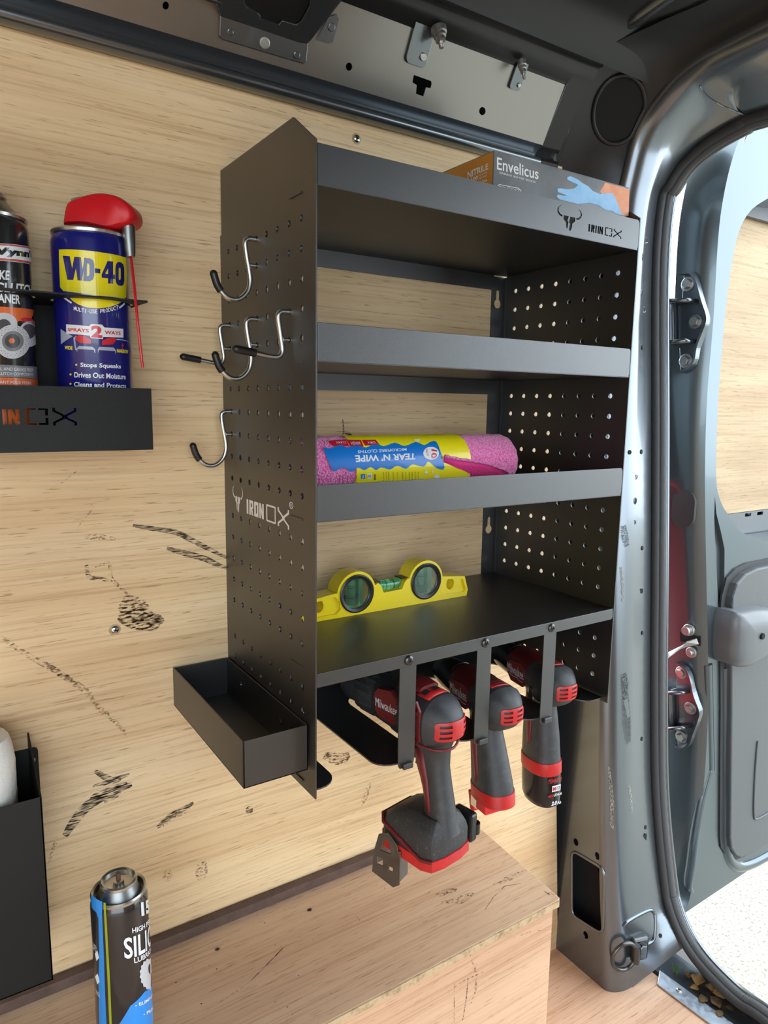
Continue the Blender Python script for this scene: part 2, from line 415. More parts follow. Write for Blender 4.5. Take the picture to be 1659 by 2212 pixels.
def ox_logo(x0, y0, w, h, stencil=False):
    "bull head and lettering outlines in a w x h rectangle; returns polygons (or dicts with holes)"
    def T(pts): return [(x0+a*w, y0+b*h) for a,b in pts]
    out = []
    # horns (head occupies 0..0.21 of the width)
    hl = [(0.035,1.0),(0.012,0.86),(0.012,0.72),(0.028,0.62),(0.044,0.60),(0.044,0.53),(0.026,0.54),(0.008,0.64),(0.0,0.76),(0.008,0.90)]
    out.append(T(hl)); out.append(T([(0.2-a,b) for a,b in hl]))
    out.append(T([(0.054,0.60),(0.094,0.60),(0.084,0.40),(0.094,0.40),(0.088,0.08),(0.078,0.14),(0.074,0.34),(0.054,0.44)]))
    out.append(T([(0.106,0.60),(0.146,0.60),(0.146,0.44),(0.126,0.34),(0.122,0.14),(0.112,0.02),(0.100,0.06),(0.108,0.34),(0.099,0.34)]))
    a, b = (0.10, 0.62)
    def L(x, pts): return T([(x+p*0.075, a+q*(b-a)) for p,q in pts])
    out.append(L(0.265, [(0,0),(0.42,0),(0.42,1),(0,1)]))
    R_ = [(0,0),(0.36,0),(0.36,0.36),(0.58,0),(1,0),(0.72,0.42),(0.96,0.5),(0.96,0.9),(0.84,1),(0,1)]
    Oo = [(0,0),(1,0),(1,1),(0,1)]; Oi = [(0.38,0.22),(0.38,0.78),(0.62,0.78),(0.62,0.22)]
    if stencil:
        out.append(L(0.318, R_)); out.append(L(0.405, [(0,0),(0.36,0),(0.36,1),(0,1)])); out.append(L(0.405, [(0.62,0),(1,0),(1,1),(0.62,1)]))
    else:
        out.append({'o': L(0.313, R_), 'h': [L(0.313, [(0.36,0.56),(0.62,0.56),(0.62,0.8),(0.36,0.8)])]})
        out.append({'o': L(0.400, Oo), 'h': [L(0.400, Oi)]})
    out.append(L(0.488, [(0,0),(0.34,0),(0.34,0.5),(0.62,0),(1,0),(1,1),(0.66,1),(0.66,0.5),(0.38,1),(0,1)]))
    ro = rrect(0.605,0.08,0.755,0.66,0.02,3); ri = rrect(0.622,0.14,0.738,0.60,0.012,3)
    if stencil:
        out.append(T([(0.605,0.08),(0.672,0.08),(0.672,0.15),(0.625,0.15),(0.625,0.60),(0.672,0.60),(0.672,0.66),(0.605,0.66)]))
        out.append(T([(0.755,0.08),(0.688,0.08),(0.688,0.15),(0.735,0.15),(0.735,0.33),(0.755,0.33)]))
        out.append(T([(0.755,0.66),(0.688,0.66),(0.688,0.60),(0.735,0.60),(0.735,0.41),(0.755,0.41)]))
    else: out.append({'o': T(ro), 'h': [T(ri)]})
    c = [(0.785,0.68),(0.785,0.56),(0.80,0.52),(0.850,0.40),(0.850,0.34),(0.80,0.22),(0.785,0.18),(0.785,0.06),(0.805,0.06),(0.805,0.15),(0.866,0.30),
         (0.874,0.30),(0.935,0.15),(0.935,0.06),(0.955,0.06),(0.955,0.18),(0.94,0.22),(0.890,0.34),(0.890,0.40),(0.94,0.52),(0.955,0.56),(0.955,0.68),(0.935,0.68),(0.935,0.60),(0.874,0.44),(0.866,0.44),(0.805,0.60),(0.805,0.68)]
    out.append(T(c))
    if not stencil:
        out.append({'o': T(ell(0.985,0.86,0.028,0.11,14)), 'h': [T(ell(0.985,0.86,0.020,0.085,14))]})
    return out

# ================================================================== STRUCTURE
from mathutils.bvhtree import BVHTree
def bvh(o):
    b = BASE[o.name]; me = o.data
    return BVHTree.FromPolygons([v.co+b for v in me.vertices], [tuple(p.vertices) for p in me.polygons])
def hit(t, px, py):
    r = ray(px, py).normalized(); h = t.ray_cast(CAM, r); return (h[0], h[1]) if h[0] is not None else None
def proj(p):
    d = V(p)-CAM; z = d.dot(FWD); return (IW/2+FPX*d.dot(RIGHT)/z, IH/2-FPX*d.dot(UP)/z)
def disc(mb, p, n, r, h=0.0006, seg=14, z0=0.0):
    n = V(n).normalized(); u = n.orthogonal().normalized(); f = (V(p), u, n.cross(u), n)
    mb.lathe([(r, z0), (r, z0+h)], f, seg)
def bolt(parent, name, p, n, r, h, m, washer=0, wm=None, sides=6):
    n = V(n).normalized(); u = n.orthogonal().normalized(); f = (V(p), u, n.cross(u), n)
    mb = MB()
    if washer: mb.lathe([(washer,-0.0005),(washer,h*0.25),(washer*0.9,h*0.3)], f, 20)
    mb.lathe([(r,0.0),(r,h*0.85),(r*0.85,h)], f, sides)
    return mb.build(name, m, parent)
def pan_screw(parent, p, n, r, m, name='screw'):
    n = V(n).normalized(); u = n.orthogonal().normalized(); f = (V(p), u, n.cross(u), n)
    mb = MB(); mb.lathe([(r,-0.0008),(r,0.0003),(r*0.92,0.0011),(r*0.7,0.0019),(r*0.35,0.0024),(0.0001,0.0025)], f, 20)
    o = mb.build(name, m, parent, smooth=50)
    c = MB()
    for a in (0.4, 0.4+PI/2):
        g = (V(p)+n*0.00242, u*math.cos(a)+f[2]*math.sin(a), -u*math.sin(a)+f[2]*math.cos(a), n)
        c.fbox(g, -r*0.5, r*0.5, -r*0.1, r*0.1, 0, 0.0003)
    c.build('cross_slot', K['dark'], o); return o

FLOOR = -0.59
# ---- plywood lined side wall
wl_ = MB()
wl_.plate([(-1.6,-0.62),(0.607,-0.62),(0.566,-0.145),(0.535,0.2),(0.515,0.708),(-1.6,0.712)], [], fr((0,0,0),(1,0,0),(0,0,1)), 0.009, 0.0)
wall = wl_.build('wall_left', K['ply'], None); tag(wall, 'light plywood lining panel of the van side wall', None, None, 'structure')
WALL = Flat(fr((0,0,0),(1,0,0),(0,0,1)))
for p in ((770,300),(248,1360)):
    q = on(*p,1,0.0); mb = MB(); mb.lathe([(0.0062,0.0),(0.0058,0.0004)], fr(q,(1,0,0),(0,0,1)), 18); w_ = mb.build('screw_countersink', K['ply_edge'], wall)
    pan_screw(wall, q+V((0,-0.0004,0)), (0,-1,0), 0.0046, K['chrome'])
def wstroke(pts, w, m, name='scuff_mark', layer=1):
    uv = uvs(WALL, pts); uv = [tuple(p) for p in spline([(a,b,0) for a,b in uv], 4)]; uv = [(p[0],p[1]) for p in uv]
    n = len(uv); ws = [w*(0.25+0.75*math.sin(PI*(0.12+0.8*i/(n-1)))) for i in range(n)]
    prn(name, WALL, m, wall, upolys=[ribbon(uv, ws)], layer=layer)
wstroke([(287,1135),(330,1142),(380,1150),(420,1170),(460,1190),(492,1206)], 0.0062, K['scuff'])
wstroke([(360,1184),(395,1194),(440,1206),(470,1220),(494,1229)], 0.0068, K['scuff'])
wstroke([(205,1225),(235,1215),(240,1248),(262,1270),(283,1290)], 0.004, K['scuff3'])
wstroke([(186,1215),(192,1245),(215,1250),(243,1255)], 0.005, K['scuff2'])
wstroke([(262,1300),(290,1315),(305,1335),(345,1352)], 0.028, K['scuff2'])
wstroke([(258,1325),(300,1338),(330,1345)], 0.024, K['scuff2'])
wstroke([(275,1340),(330,1335),(352,1345)], 0.012, K['scuff'])
wstroke([(0,1375),(60,1415),(130,1455),(185,1492),(215,1530),(250,1560),(275,1590)], 0.0065, K['scuff3'])
wstroke([(98,1432),(140,1462),(175,1490)], 0.006, K['scuff2'])
wstroke([(180,1160),(215,1160),(250,1165)], 0.006, K['scuff3'])
wstroke([(205,1665),(240,1685),(262,1682)], 0.007, K['scuff'])
wstroke([(200,1700),(235,1688),(280,1672)], 0.006, K['scuff'])
wstroke([(195,1725),(230,1712),(275,1692)], 0.010, K['scuff'])
wstroke([(225,1733),(245,1722),(262,1712)], 0.006, K['scuff'])
wstroke([(140,1806),(160,1775),(190,1740),(240,1712),(285,1694)], 0.012, K['scuff'])
wstroke([(104,1868),(115,1835),(124,1805)], 0.004, K['scuff3'])
wstroke([(340,1788),(365,1765),(395,1748),(418,1734)], 0.0075, K['scuff'])
wstroke([(350,1782),(380,1760),(410,1745)], 0.010, K['scuff3'])
wstroke([(700,1632),(735,1640),(755,1630)], 0.016, K['scuff2'])
wstroke([(532,1755),(545,1745)], 0.012, K['scuff2'])
wstroke([(800,1690),(790,1720),(780,1740)], 0.008, K['scuff3'])
wstroke([(360,1905),(362,1880)], 0.012, K['scuff3'])
wstroke([(435,1900),(436,1860)], 0.016, K['scuff3'])
wstroke([(740,905),(742,930),(738,945)], 0.002, K['scuff'])
wstroke([(742,932),(760,940)], 0.004, K['scuff'])
wstroke([(95,1062),(130,1045),(165,1018)], 0.0014, K['scuff3'])
wstroke([(160,1150),(198,1100),(196,1090)], 0.002, K['scuff3'])

# ---- outer skins that close the van body
mb = MB(); mb.box(-1.65,0.77,0.062,0.07,-0.75,1.0); tag(mb.build('wall_outer', K['roof'], None), 'outer body side of the van behind the plywood', None, None, 'structure')
mb = MB(); mb.box(-1.65,0.76,-1.62,0.075,0.93,0.94); tag(mb.build('roof_outer', K['roof'], None), 'outer roof sheet of the van', None, None, 'structure')
mb = MB(); mb.plate([(-1.6,-0.6),(-1.55,-0.6),(-1.55,0.88),(-0.10,0.88),(-0.10,-0.6),(0.72,-0.6),(0.72,0.95),(-1.6,0.95)], [], fr((0,-1.58,0),(1,0,0),(0,0,1)), -0.01, 0.0)  # unseen opening, widened to let more fill light in
tag(mb.build('wall_right', K['ply'], None), 'plywood lined opposite side wall with the side door opening widened for fill light', None, None, 'structure')
d2 = thing('door_2', 'closed other rear door of the van, sized for reflections', None, (0.72,-1.2,-0.62), None, 'structure')  # unseen door, its width chosen to shape reflections in the shelf lips
mb = MB(); mb.box(0.750,0.79,-1.6,-1.04,-0.62,0.93); mb.build('door_skin', K['doorpaint'], d2, bevel=0.006)
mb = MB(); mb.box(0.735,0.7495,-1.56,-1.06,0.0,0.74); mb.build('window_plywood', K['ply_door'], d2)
mb = MB(); mb.box(0.735,0.7495,-1.56,-1.06,-0.55,-0.02); mb.build('trim_panel', K['trim'], d2, bevel=0.006)
mb = MB(); mb.box(-1.62,-1.6,-1.6,0.06,-0.62,0.95); tag(mb.build('wall_front', K['ply'], None), 'plywood bulkhead behind the cab', None, None, 'structure')

# ---- roof lining sheet with pressed beads
prof = [(-0.086,0.806),(-0.098,0.832),(-0.13,0.845),(-0.2,0.853),(-0.5,0.868),(-1.1,0.870),(-1.58,0.83)]
mb = MB(); mb.loft([[V((x,a,b)) for a,b in prof] for x in (-1.6,-0.8,0,0.3,0.5,0.62)], False)
roof = mb.build('ceiling', K['roof'], None, smooth=60); tag(roof, 'dark grey painted metal van roof', None, None, 'structure')
for (pa, pb, w) in (((1340,70),(1480,-28),0.0125),((1255,128),(1100,45),0.003),((1160,70),(1245,15),0.003)):
    a = on(*pa,2,0.841); b = on(*pb,2,0.848); mb = MB()
    d = (b-a).normalized(); s_ = d.cross(V((0,0,1))).normalized()
    rings = []
    for i in range(9):
        t = i/8; c = a.lerp(b,t); ww = w*min(1,0.35+3*t)
        rings.append([c+s_*ww*math.cos(PI*k/8)-V((0,0,1))*(ww*0.7*math.sin(PI*k/8))+V((0,0,0.004)) for k in range(9)])
    mb.loft(rings, False, False); mb.build('roof_bead', K['paint'] if w > 0.01 else K['roof'], roof, smooth=60)

# ---- upper side rail
RAIL0 = fr((0,-0.022,0.7185),(1,0,0),(0,-0.50,0.86)); RS = Flat(RAIL0)
vtop = RS.uv(960,86)[1]; XE = 0.452
holes = [[RS.uv(px+ (7 if i==0 else 7)*math.cos(a), py+9*math.sin(a)) for a in [2*PI*k/14 for k in range(14)]] for i,(px,py) in enumerate(((754,144),(1042,240),(358,12)))]
tz = lambda x, y: (440+x/2.765, y/2.765)
holes.append(uvs(RS, [tz(*p) for p in ((1255,447),(1358,484),(1362,500),(1355,527),(1328,522),(1312,576),(1268,560),(1272,508),(1247,492))]))
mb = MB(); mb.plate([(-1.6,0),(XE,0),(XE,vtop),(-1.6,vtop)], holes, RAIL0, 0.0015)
rail = mb.build('trim_1', K['rail_reflect'], None); tag(rail, 'dark grey metal roof rail above the plywood with holes', None, None, 'structure')
a0 = fp(RAIL0,0,0); a1 = fp(RAIL0,0,vtop)
lo = [(0.004,0.698),(0.0,0.694),(-0.010,0.692),(-0.018,0.694),(-0.021,0.699),(-0.018,0.704),(-0.011,0.707),(-0.009,0.711),(-0.013,0.715),(-0.019,0.7172),(a0.y,a0.z)]
mb = MB(); mb.loft([[V((x,a,b)) for a,b in lo] for x in (-1.6,-0.5,0,XE)], False); mb.build('rolled_lip', K['paint'], rail, smooth=70)
hi = [(a1.y,a1.z),(a1.y-0.004,a1.z+0.003),(-0.074,a1.z+0.007),(-0.079,a1.z+0.012),(-0.081,0.7985),(-0.085,0.8005),(-0.090,0.8005),(-0.090,0.803),(-0.084,0.806),(-0.084,0.812)]
mb = MB(); mb.loft([[V((x,a,b)) for a,b in hi] for x in (-1.6,-0.5,0,XE)], False); mb.build('top_flange', K['roof'], rail, smooth=40)
mb = MB(); endp = lo+hi[1:]
mb.loft([[V((x,a+dy,b)) for a,b in endp] for x,dy in ((XE,0),(0.467,-0.0005),(0.484,-0.002))], False); mb.build('rail_end', K['roof'], rail, smooth=60)  # end piece in the darkened paint imitates shade on the curve
mb = MB(); mb.box(-1.6,XE,0.02,0.03,0.68,0.83); mb.build('rail_backing', K['dark'], rail)
# clip brackets with threaded studs
for k, (bx, by, sc) in enumerate(((906,95,1.0),(1116,168,0.62))):
    c = RS.uv(bx, by); w, h = 0.014*sc, 0.021*sc
    mb = MB(); mb.plate(rrect(c[0]-w,c[1]-h,c[0]+w,c[1]+h+0.012*sc,0.006*sc), [], RAIL0, 0.002, 0.0035); br = mb.build('clip_bracket', K['paint'], rail, bevel=0.0008)
    e = fp(RAIL0, c[0]+w*0.5, c[1]-h*0.5, 0.0035); bolt(rail, 'rivet', e, RAIL0[3], 0.0042*sc, 0.002, K['steel'], 0, sides=16)
    s0 = on(*((949,72) if k == 0 else (1128,142)), 1, -0.073); d = V((0.05,-0.25,-1)).normalized()
    mb = MB(); u = d.orthogonal().normalized(); f = (s0, u, d.cross(u), d)
    mb.lathe([(0.0088*sc,-0.006),(0.0088*sc,0),(0.0072*sc,0.001),(0.0072*sc,0.004),(0.0056*sc,0.005),(0.0056*sc,0.009),(0.003*sc,0.0095)]+[(0.0030*sc if i%2 else 0.0025*sc, 0.0095+0.0009*i) for i in range(9)], f, 20)
    mb.build('threaded_stud', K['steel'], rail, smooth=30)
# roof bow bracket
pl = [(474,10),(472,76),(480,85),(653,137),(660,133),(664,92),(668,60),(700,30),(700,-20),(474,-20)]
mb = MB(); mb.plate(uvs(RS,pl), [], RAIL0, 0.002, 0.0028); mb.build('bow_bracket_plate', K['paint'], rail, bevel=0.0008)
for (px,py,r) in ((569,92,0.0055),(495,68,0.003),(638,118,0.0035)):
    bolt(rail, 'rivet', fp(RAIL0,*RS.uv(px,py),0.003), RAIL0[3], r, 0.0016, K['paint'] if r < 0.005 else K['steel'], 0, sides=16)
A_ = fp(RAIL0,*RS.uv(478,38),0.003)
BW = fr(A_, (1,0.0,0.0), (0,-0.86,0.5)); BS = Flat(BW)
bo = uvs(BS, [(476,36),(642,92),(664,94),(672,86),(736,4)]); bl = BS.uv(466,10); bo += [(bo[-1][0]+0.06,0.165),(bl[0]-0.05,0.165),bl]
bh = uvs(BS, [tz(*p) for p in ((248,18),(262,50),(330,82),(345,100),(340,118),(450,152),(470,125),(555,150),(585,130),(632,40),(640,-20),(250,-20))])
mb = MB(); mb.plate(bo, [bh], BW, 0.003); mb.build('roof_bow', K['paint'], rail, bevel=0.0012)
cb = [fp(BW,u,v,-0.003) for u,v in bh]; cc = sum(cb, V())/len(cb)
mb = MB(); mb.loft([cb, [cc+(p-cc)*0.85-BW[3]*0.02 for p in cb]], True, True); mb.build('pressed_cup', K['roof'], rail, smooth=50)
side = [fp(BW,*bo[k]) for k in (1,2,3,4,5)]
mb = MB(); mb.loft([side, [p-BW[3]*0.03+V((0.0,0,0.0)) for p in side]], False); mb.build('bow_flange', K['paint'], rail, smooth=40)
side = [fp(BW,*bo[k]) for k in (6,7,0)]
mb = MB(); mb.loft([side, [p-BW[3]*0.03 for p in side]], False); mb.build('bow_flange', K['paint'], rail, smooth=40)
pl = uvs(RS, [tz(*p) for p in ((672,235),(745,258),(765,250),(803,115),(790,85),(740,100))])
mb = MB(); mb.plate(pl, [], RAIL0, 0.0016, 0.0022); mb.build('bow_tab', K['paint'], rail)
bolt(rail, 'rivet', fp(RAIL0,*RS.uv(714,58),0.002), RAIL0[3], 0.004, 0.0015, K['paint'], sides=14)
q = RS.uv(385,-2)
mb = MB(); mb.fbox(RAIL0, RS.uv(425,2)[0], RS.uv(478,2)[0], RS.uv(450,2)[1], vtop, 0, 0.01); mb.build('bow_foot', K['paint'], rail, bevel=0.002)

# ---- rear pillar and door frame
XA, XF = 0.60, 0.735
Ipx = [(1336,2153),(1334,2040),(1330,1932),(1328,1726),(1328,1500),(1328,1200),(1335,900),(1352,600),(1366,450),(1382,370),(1402,300),(1440,240),(1510,170),(1659,95)]
Fpx = [(1476,2047),(1450,1990),(1432,1932),(1411,1726),(1407,1500),(1408.5,1250),(1409.5,942),(1409,600),(1421,437),(1440,395),(1475,345),(1530,298),(1600,258),(1659,236)]
I = [on(*p,0,0.61) for p in Ipx]; F = [on(*p,0,XF) for p in Fpx]
I[0].z = FLOOR-0.002
I += [V((0.61,-0.6,0.825)),V((0.61,-1.0,0.825)),V((0.61,-1.5,0.80))]; F += [V((XF,-0.6,0.762)),V((XF,-1.0,0.765)),V((XF,-1.5,0.74))]
Is = spline(I, 6); Fs = spline(F, 6); NS = len(Is)
def nrm(C, i):
    t = C[min(i+1,NS-1)]-C[max(i-1,0)]; t.x = 0; t.normalize(); n = V((0, t.z, -t.y)); return n   # outward (towards the wall / roof)
sec = []
for i in range(NS):
    n = nrm(Is, i); p = Is[i]; r = 0.024
    ring = [Fs[i].copy()+V((0,0,0))]
    c0 = V((0.642, p.y, p.z))
    ring += [Fs[i].lerp(c0, t) for t in (0.25,0.5,0.75)]
    for k in range(0, 9):
        a = PI/2*k/8; ring.append(V((0.642-(0.642-XA)*math.sin(a), p.y, p.z))+n*(r*(1-math.cos(a))))
    sec.append(ring)
mb = MB(); mb.loft(sec, False); pil = mb.build('trim_2', K['paint'], None, smooth=60)
tag(pil, 'dark grey painted rear pillar and door frame with holes', None, None, 'structure')
# flat inner face of the pillar with its rectangular opening
PA = fr((XA,0,0),(0,-1,0),(0,0,1)); PS = Flat(PA); k7 = 6*7
edge = [(-s[-1].y, s[-1].z) for s in sec[:k7+1]]
zoo = lambda x, y: (1180+x/2.902, 1450+y/2.902)
rc = [V(PS.uv(*zoo(*p))) for p in ((160,1118),(362,1240),(355,1652),(160,1528))]
def round_poly(P, r, n=4):
    o = []
    for i in range(len(P)):
        a, b, c = P[i-1], P[i], P[(i+1)%len(P)]; d1 = (a-b).normalized(); d2 = (c-b).normalized()
        for k in range(n+1):
            t = k/n; p0 = b+d1*r*(1-t); p1 = b+d2*r*t; o.append(tuple(p0*(1-t)+p1*t))
    return o
hol = [round_poly(rc, 0.014)]+[ell(*PS.uv(*p),0.0055,0.0065,12) for p in ((1244,1819),(1290,1849),(1265,2020))]
mb = MB(); mb.plate(edge+[(-0.055,edge[-1][1]),(-0.055,FLOOR-0.004)], hol, PA, 0.002)
pf = mb.build('pillar_face', K['paint'], pil)
mb = MB(); mb.tube([fp(PA,u,v,0.0) for u,v in round_poly(rc,0.014)]+[fp(PA,*round_poly(rc,0.014)[0])], 0.0028, 8); mb.build('opening_rim', K['paint'], pil, smooth=60)
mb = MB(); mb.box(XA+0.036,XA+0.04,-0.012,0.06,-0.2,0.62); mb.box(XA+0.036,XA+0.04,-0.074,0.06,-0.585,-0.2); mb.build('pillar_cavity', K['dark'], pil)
# upper corner gusset
O = {6:V((0.60,0.05,0.62)),7:V((0.53,0.02,0.70)),8:V((0.492,-0.008,0.752)),9:V((0.482,-0.045,0.798)),10:V((0.49,-0.080,0.824)),11:V((0.52,-0.14,0.842)),12:V((0.545,-0.25,0.852)),13:V((0.545,-0.6,0.862)),14:V((0.545,-1.0,0.862)),15:V((0.545,-1.5,0.84))}
Os = spline([O[k] for k in range(6,16)], 6)
g = MB(); rows = []
sec2 = sec[k7:]
fine = []
for i in range(len(sec2)-1):
    for q in range(2):
        t = q/2; fine.append((sec2[i][-1].lerp(sec2[i+1][-1],t), Os[i].lerp(Os[i+1],t)))
for a, b in fine: rows.append([a.lerp(b, k/24)+V((0.010,0.004,0.006))*math.sin(PI*k/24) for k in range(25)])
OV = [(1337+dx, 236+dy) for dx, dy in [(54*math.cos(a)*math.cos(0.35)-77*math.sin(a)*math.sin(0.35)*0.9, 54*math.cos(a)*math.sin(0.35)+77*math.sin(a)*math.cos(0.35)) for a in [2*PI*k/40 for k in range(40)]]]
full = MB(); full.loft(rows, False)
BV = BVHTree.FromPolygons(full.v, full.f)
ovp = [V(h[0]) for h in (hit(BV,*p) for p in OV) if h]
def inside(p):
    q = proj(p); dx, dy = q[0]-1337, q[1]-236; c, s = math.cos(0.35), math.sin(0.35)
    return ((dx*c+dy*s)/54)**2+((-dx*s+dy*c)/74)**2 < 1.0
full.f = [f for f in full.f if not inside(sum((full.v[i] for i in f), V())/4)]
full.build('corner_gusset', K['roof'], pil, smooth=60)
if len(ovp) > 10:
    mb = MB(); mb.tube(ovp, 0.0035, 8, closed=True); mb.build('oval_opening_rim', K['roof'], pil, smooth=60)
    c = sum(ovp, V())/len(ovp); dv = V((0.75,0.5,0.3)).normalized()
    mb = MB(); mb.loft([ovp, [c+(p-c)*0.97+dv*0.02 for p in ovp], [c+(p-c)*0.85+dv*0.085 for p in ovp]], True, True); mb.build('oval_recess', K['dark'], pil, smooth=50)  # bowl coloured near-black in place of the shade inside it
# bent seam between rail and gusset, joint in the header
mb = MB(); mb.tube(spline([on(1236,178,0,0.505),on(1232,230,0,0.508),on(1224,285,0,0.51),on(1205,330,0,0.512)],5), 0.004, 8); mb.build('seam_ridge', K['roof'], pil, smooth=60)
PBV = bvh(pil)
pts = [h[0] for h in (hit(PBV,*p) for p in ((1512,185),(1528,208),(1560,228),(1590,240),(1612,250))) if h]
if len(pts) > 3:
    mb = MB(); mb.tube(spline(pts,4), 0.0013, 6); mb.build('header_joint', K['paint'], pil, smooth=60)
# raised near-black discs and plates imitate shaded holes and slots; weld rings
for k, (px, py, rx, ry) in enumerate(((1388,555,4.5,6.5),(1386,633,4.5,6.5),(1387,751,3.6,5.4),(1360,977,3.2,5),(1385,976,3.8,5.6),(1372,1082,5,6.6),(1387,1184,3.6,5.4),(1387,1367,3.4,5),(1386,1596,3.4,5),(1394,1787,3.4,5),(1426,2021,3.4,5))):
    h = hit(PBV, px, py)
    if not h: continue
    n = h[1] if h[1].dot(CAM-h[0]) > 0 else -h[1]
    mb = MB(); disc(mb, h[0], n, ry/1519*1.1*0.95, 0.0014, z0=-0.0004); mb.build('pillar_hole_disc', K['dark'], pil)
    if k in (0,1,5):
        u = n.orthogonal().normalized(); w = n.cross(u); rr = ry/1519*1.15
        mb = MB(); mb.tube([h[0]+(u*math.cos(2*PI*i/20)+w*math.sin(2*PI*i/20))*rr for i in range(20)], 0.0009, 6, closed=True); mb.build('hole_rim', K['paint'], pil, smooth=60)
for px, py, w, hh in ((1384,1277,0.0055,0.004),(1393,1810,0.004,0.0075)):
    h = hit(PBV, px, py)
    if h:
        mb = MB(); mb.plate(rrect(-w,-hh,w,hh,0.0025), [], fr(h[0],(1,0,0),(0,0,1)), 0.0006, 0.0006); mb.build('pillar_slot', K['dark'], pil)
for px, py in ((1396,519),(1391,669),(1373,1031),(1370,1129)):
    h = hit(PBV, px, py)
    if h:
        mb = MB(); u = V((1,0,0)); w = V((0,0,1)); mb.tube([h[0]+(u*math.cos(2*PI*i/16)+w*math.sin(2*PI*i/16))*0.0042 for i in range(16)], 0.0007, 5, closed=True); mb.build('spot_weld', K['paint'], pil, smooth=60)
def pstroke(tree, parent, pts, w, m, name):
    H = [hit(tree,*p) for p in pts]; H = [h for h in H if h]
    if len(H) < 2: return
    L = []; R = []
    for i, (p, n) in enumerate(H):
        n = n if n.dot(CAM-p) > 0 else -n
        t = (H[min(i+1,len(H)-1)][0]-H[max(i-1,0)][0]).normalized(); s_ = t.cross(n).normalized(); ww = w*(0.4+0.6*math.sin(PI*(i+0.5)/len(H)))/2
        L.append(p+s_*ww+n*0.0006); R.append(p-s_*ww+n*0.0006)
    mb = MB(); mb.loft([L,R], False); mb.build(name, m, parent)
PFB = bvh(pf)
pstroke(PFB, pil, [(1298,1540),(1306,1560),(1312,1580),(1316,1600)], 0.010, K['scrape'], 'paint_scrape')
pstroke(PBV, pil, [(1315,1655),(1318,1690),(1322,1730),(1320,1780),(1326,1790)], 0.006, K['scrape'], 'paint_scrape')
pstroke(PFB, pil, [(1314,1645),(1318,1680),(1320,1720)], 0.006, K['scrape'], 'paint_scrape')
pstroke(PBV, pil, [(1358,1695),(1362,1720),(1364,1755)], 0.008, K['scrape'], 'paint_scrape')
pstroke(PBV, pil, [(1346,1455),(1350,1478),(1350,1500)], 0.018, K['scrape_d'], 'black_scuff')
pstroke(PBV, pil, [(1350,1500),(1356,1560),(1358,1605)], 0.022, K['scrape_d'], 'black_scuff')
pstroke(PBV, pil, [(1346,1135),(1350,1160),(1354,1180)], 0.016, K['scrape_d'], 'black_scuff')
pstroke(PBV, pil, [(1341,1225),(1344,1260),(1345,1300)], 0.006, K['scrape'], 'paint_scrape')
# pressed panel near the foot of the pillar
hp = [hit(PBV,*zoo(*p)) for p in ((480,1600),(520,1560),(640,1498),(672,1510),(682,1545),(672,1680),(600,1720))]
hp = [h[0] for h in hp if h]
if len(hp) > 4:
    mb = MB(); mb.tube(spline(hp,4), 0.0032, 8); mb.build('pressed_edge', K['paint'], pil, smooth=60)

# ---- door seal
seal = thing('trim_3', 'ribbed black rubber weather seal around the rear door opening', None, (XF,0,0), None, 'structure')
def offs(dx, dn): return [Fs[i]+V((dx,0,0))-nrm(Fs,i)*dn for i in range(NS)]
# bottom continuation along the sill
Bp = [on(1486,2098,0,XF),on(1525,2140,0,XF),on(1580,2185,0,XF)]
tail = [V((XF,-0.25,-0.585)),V((XF,-0.36,-0.597)),V((XF,-0.7,-0.600)),V((XF,-1.45,-0.600))]
Fx = [F[0].copy()]
SP = [on(1442,2001,0,XF),on(1462,2046,0,XF)]
e0 = on(1640,2205,0,XF)
low = spline([e0+V((0,-1.1,-0.012)), e0+V((0,-0.6,-0.012)), e0+V((0,-0.2,-0.010)), e0+V((0,-0.08,-0.005)), e0, on(1590,2172,0,XF), on(1540,2125,0,XF), on(1500,2080,0,XF), on(1470,2035,0,XF), on(1447,1985,0,XF), on(1431,1932,0,XF)], 6)
allp = low[:-1]+Fs[12:]
NA = len(allp)
def nrm2(i):
    t = allp[min(i+2,NA-1)]-allp[max(i-2,0)]; t.x = 0; t.normalize(); return V((0,t.z,-t.y))
def off2(dx, dn): return [allp[i]+V((dx,0,0))-nrm2(i)*dn for i in range(NA)]
mb = MB(); mb.tube(off2(0.003,0.0035), 0.0072, 10); mb.build('seal_base', K['rubber'], seal, smooth=70)
dense = spline(off2(0.0135,0.0085), 3)
mb = MB(); mb.tube(dense, [0.0078 if i%2 else 0.0072 for i in range(len(dense))], 10); mb.build('seal_bulb', K['rubber_rib'], seal, smooth=40)
mb = MB(); mb.tube(off2(0.0225,0.0115), 0.0045, 8); mb.build('body_flange', K['paint'], seal, smooth=70)
mb = MB(); mb.loft([off2(0.0225,0.0125), off2(0.05,-0.03)], False); mb.build('body_return', K['paint'], seal, smooth=60)

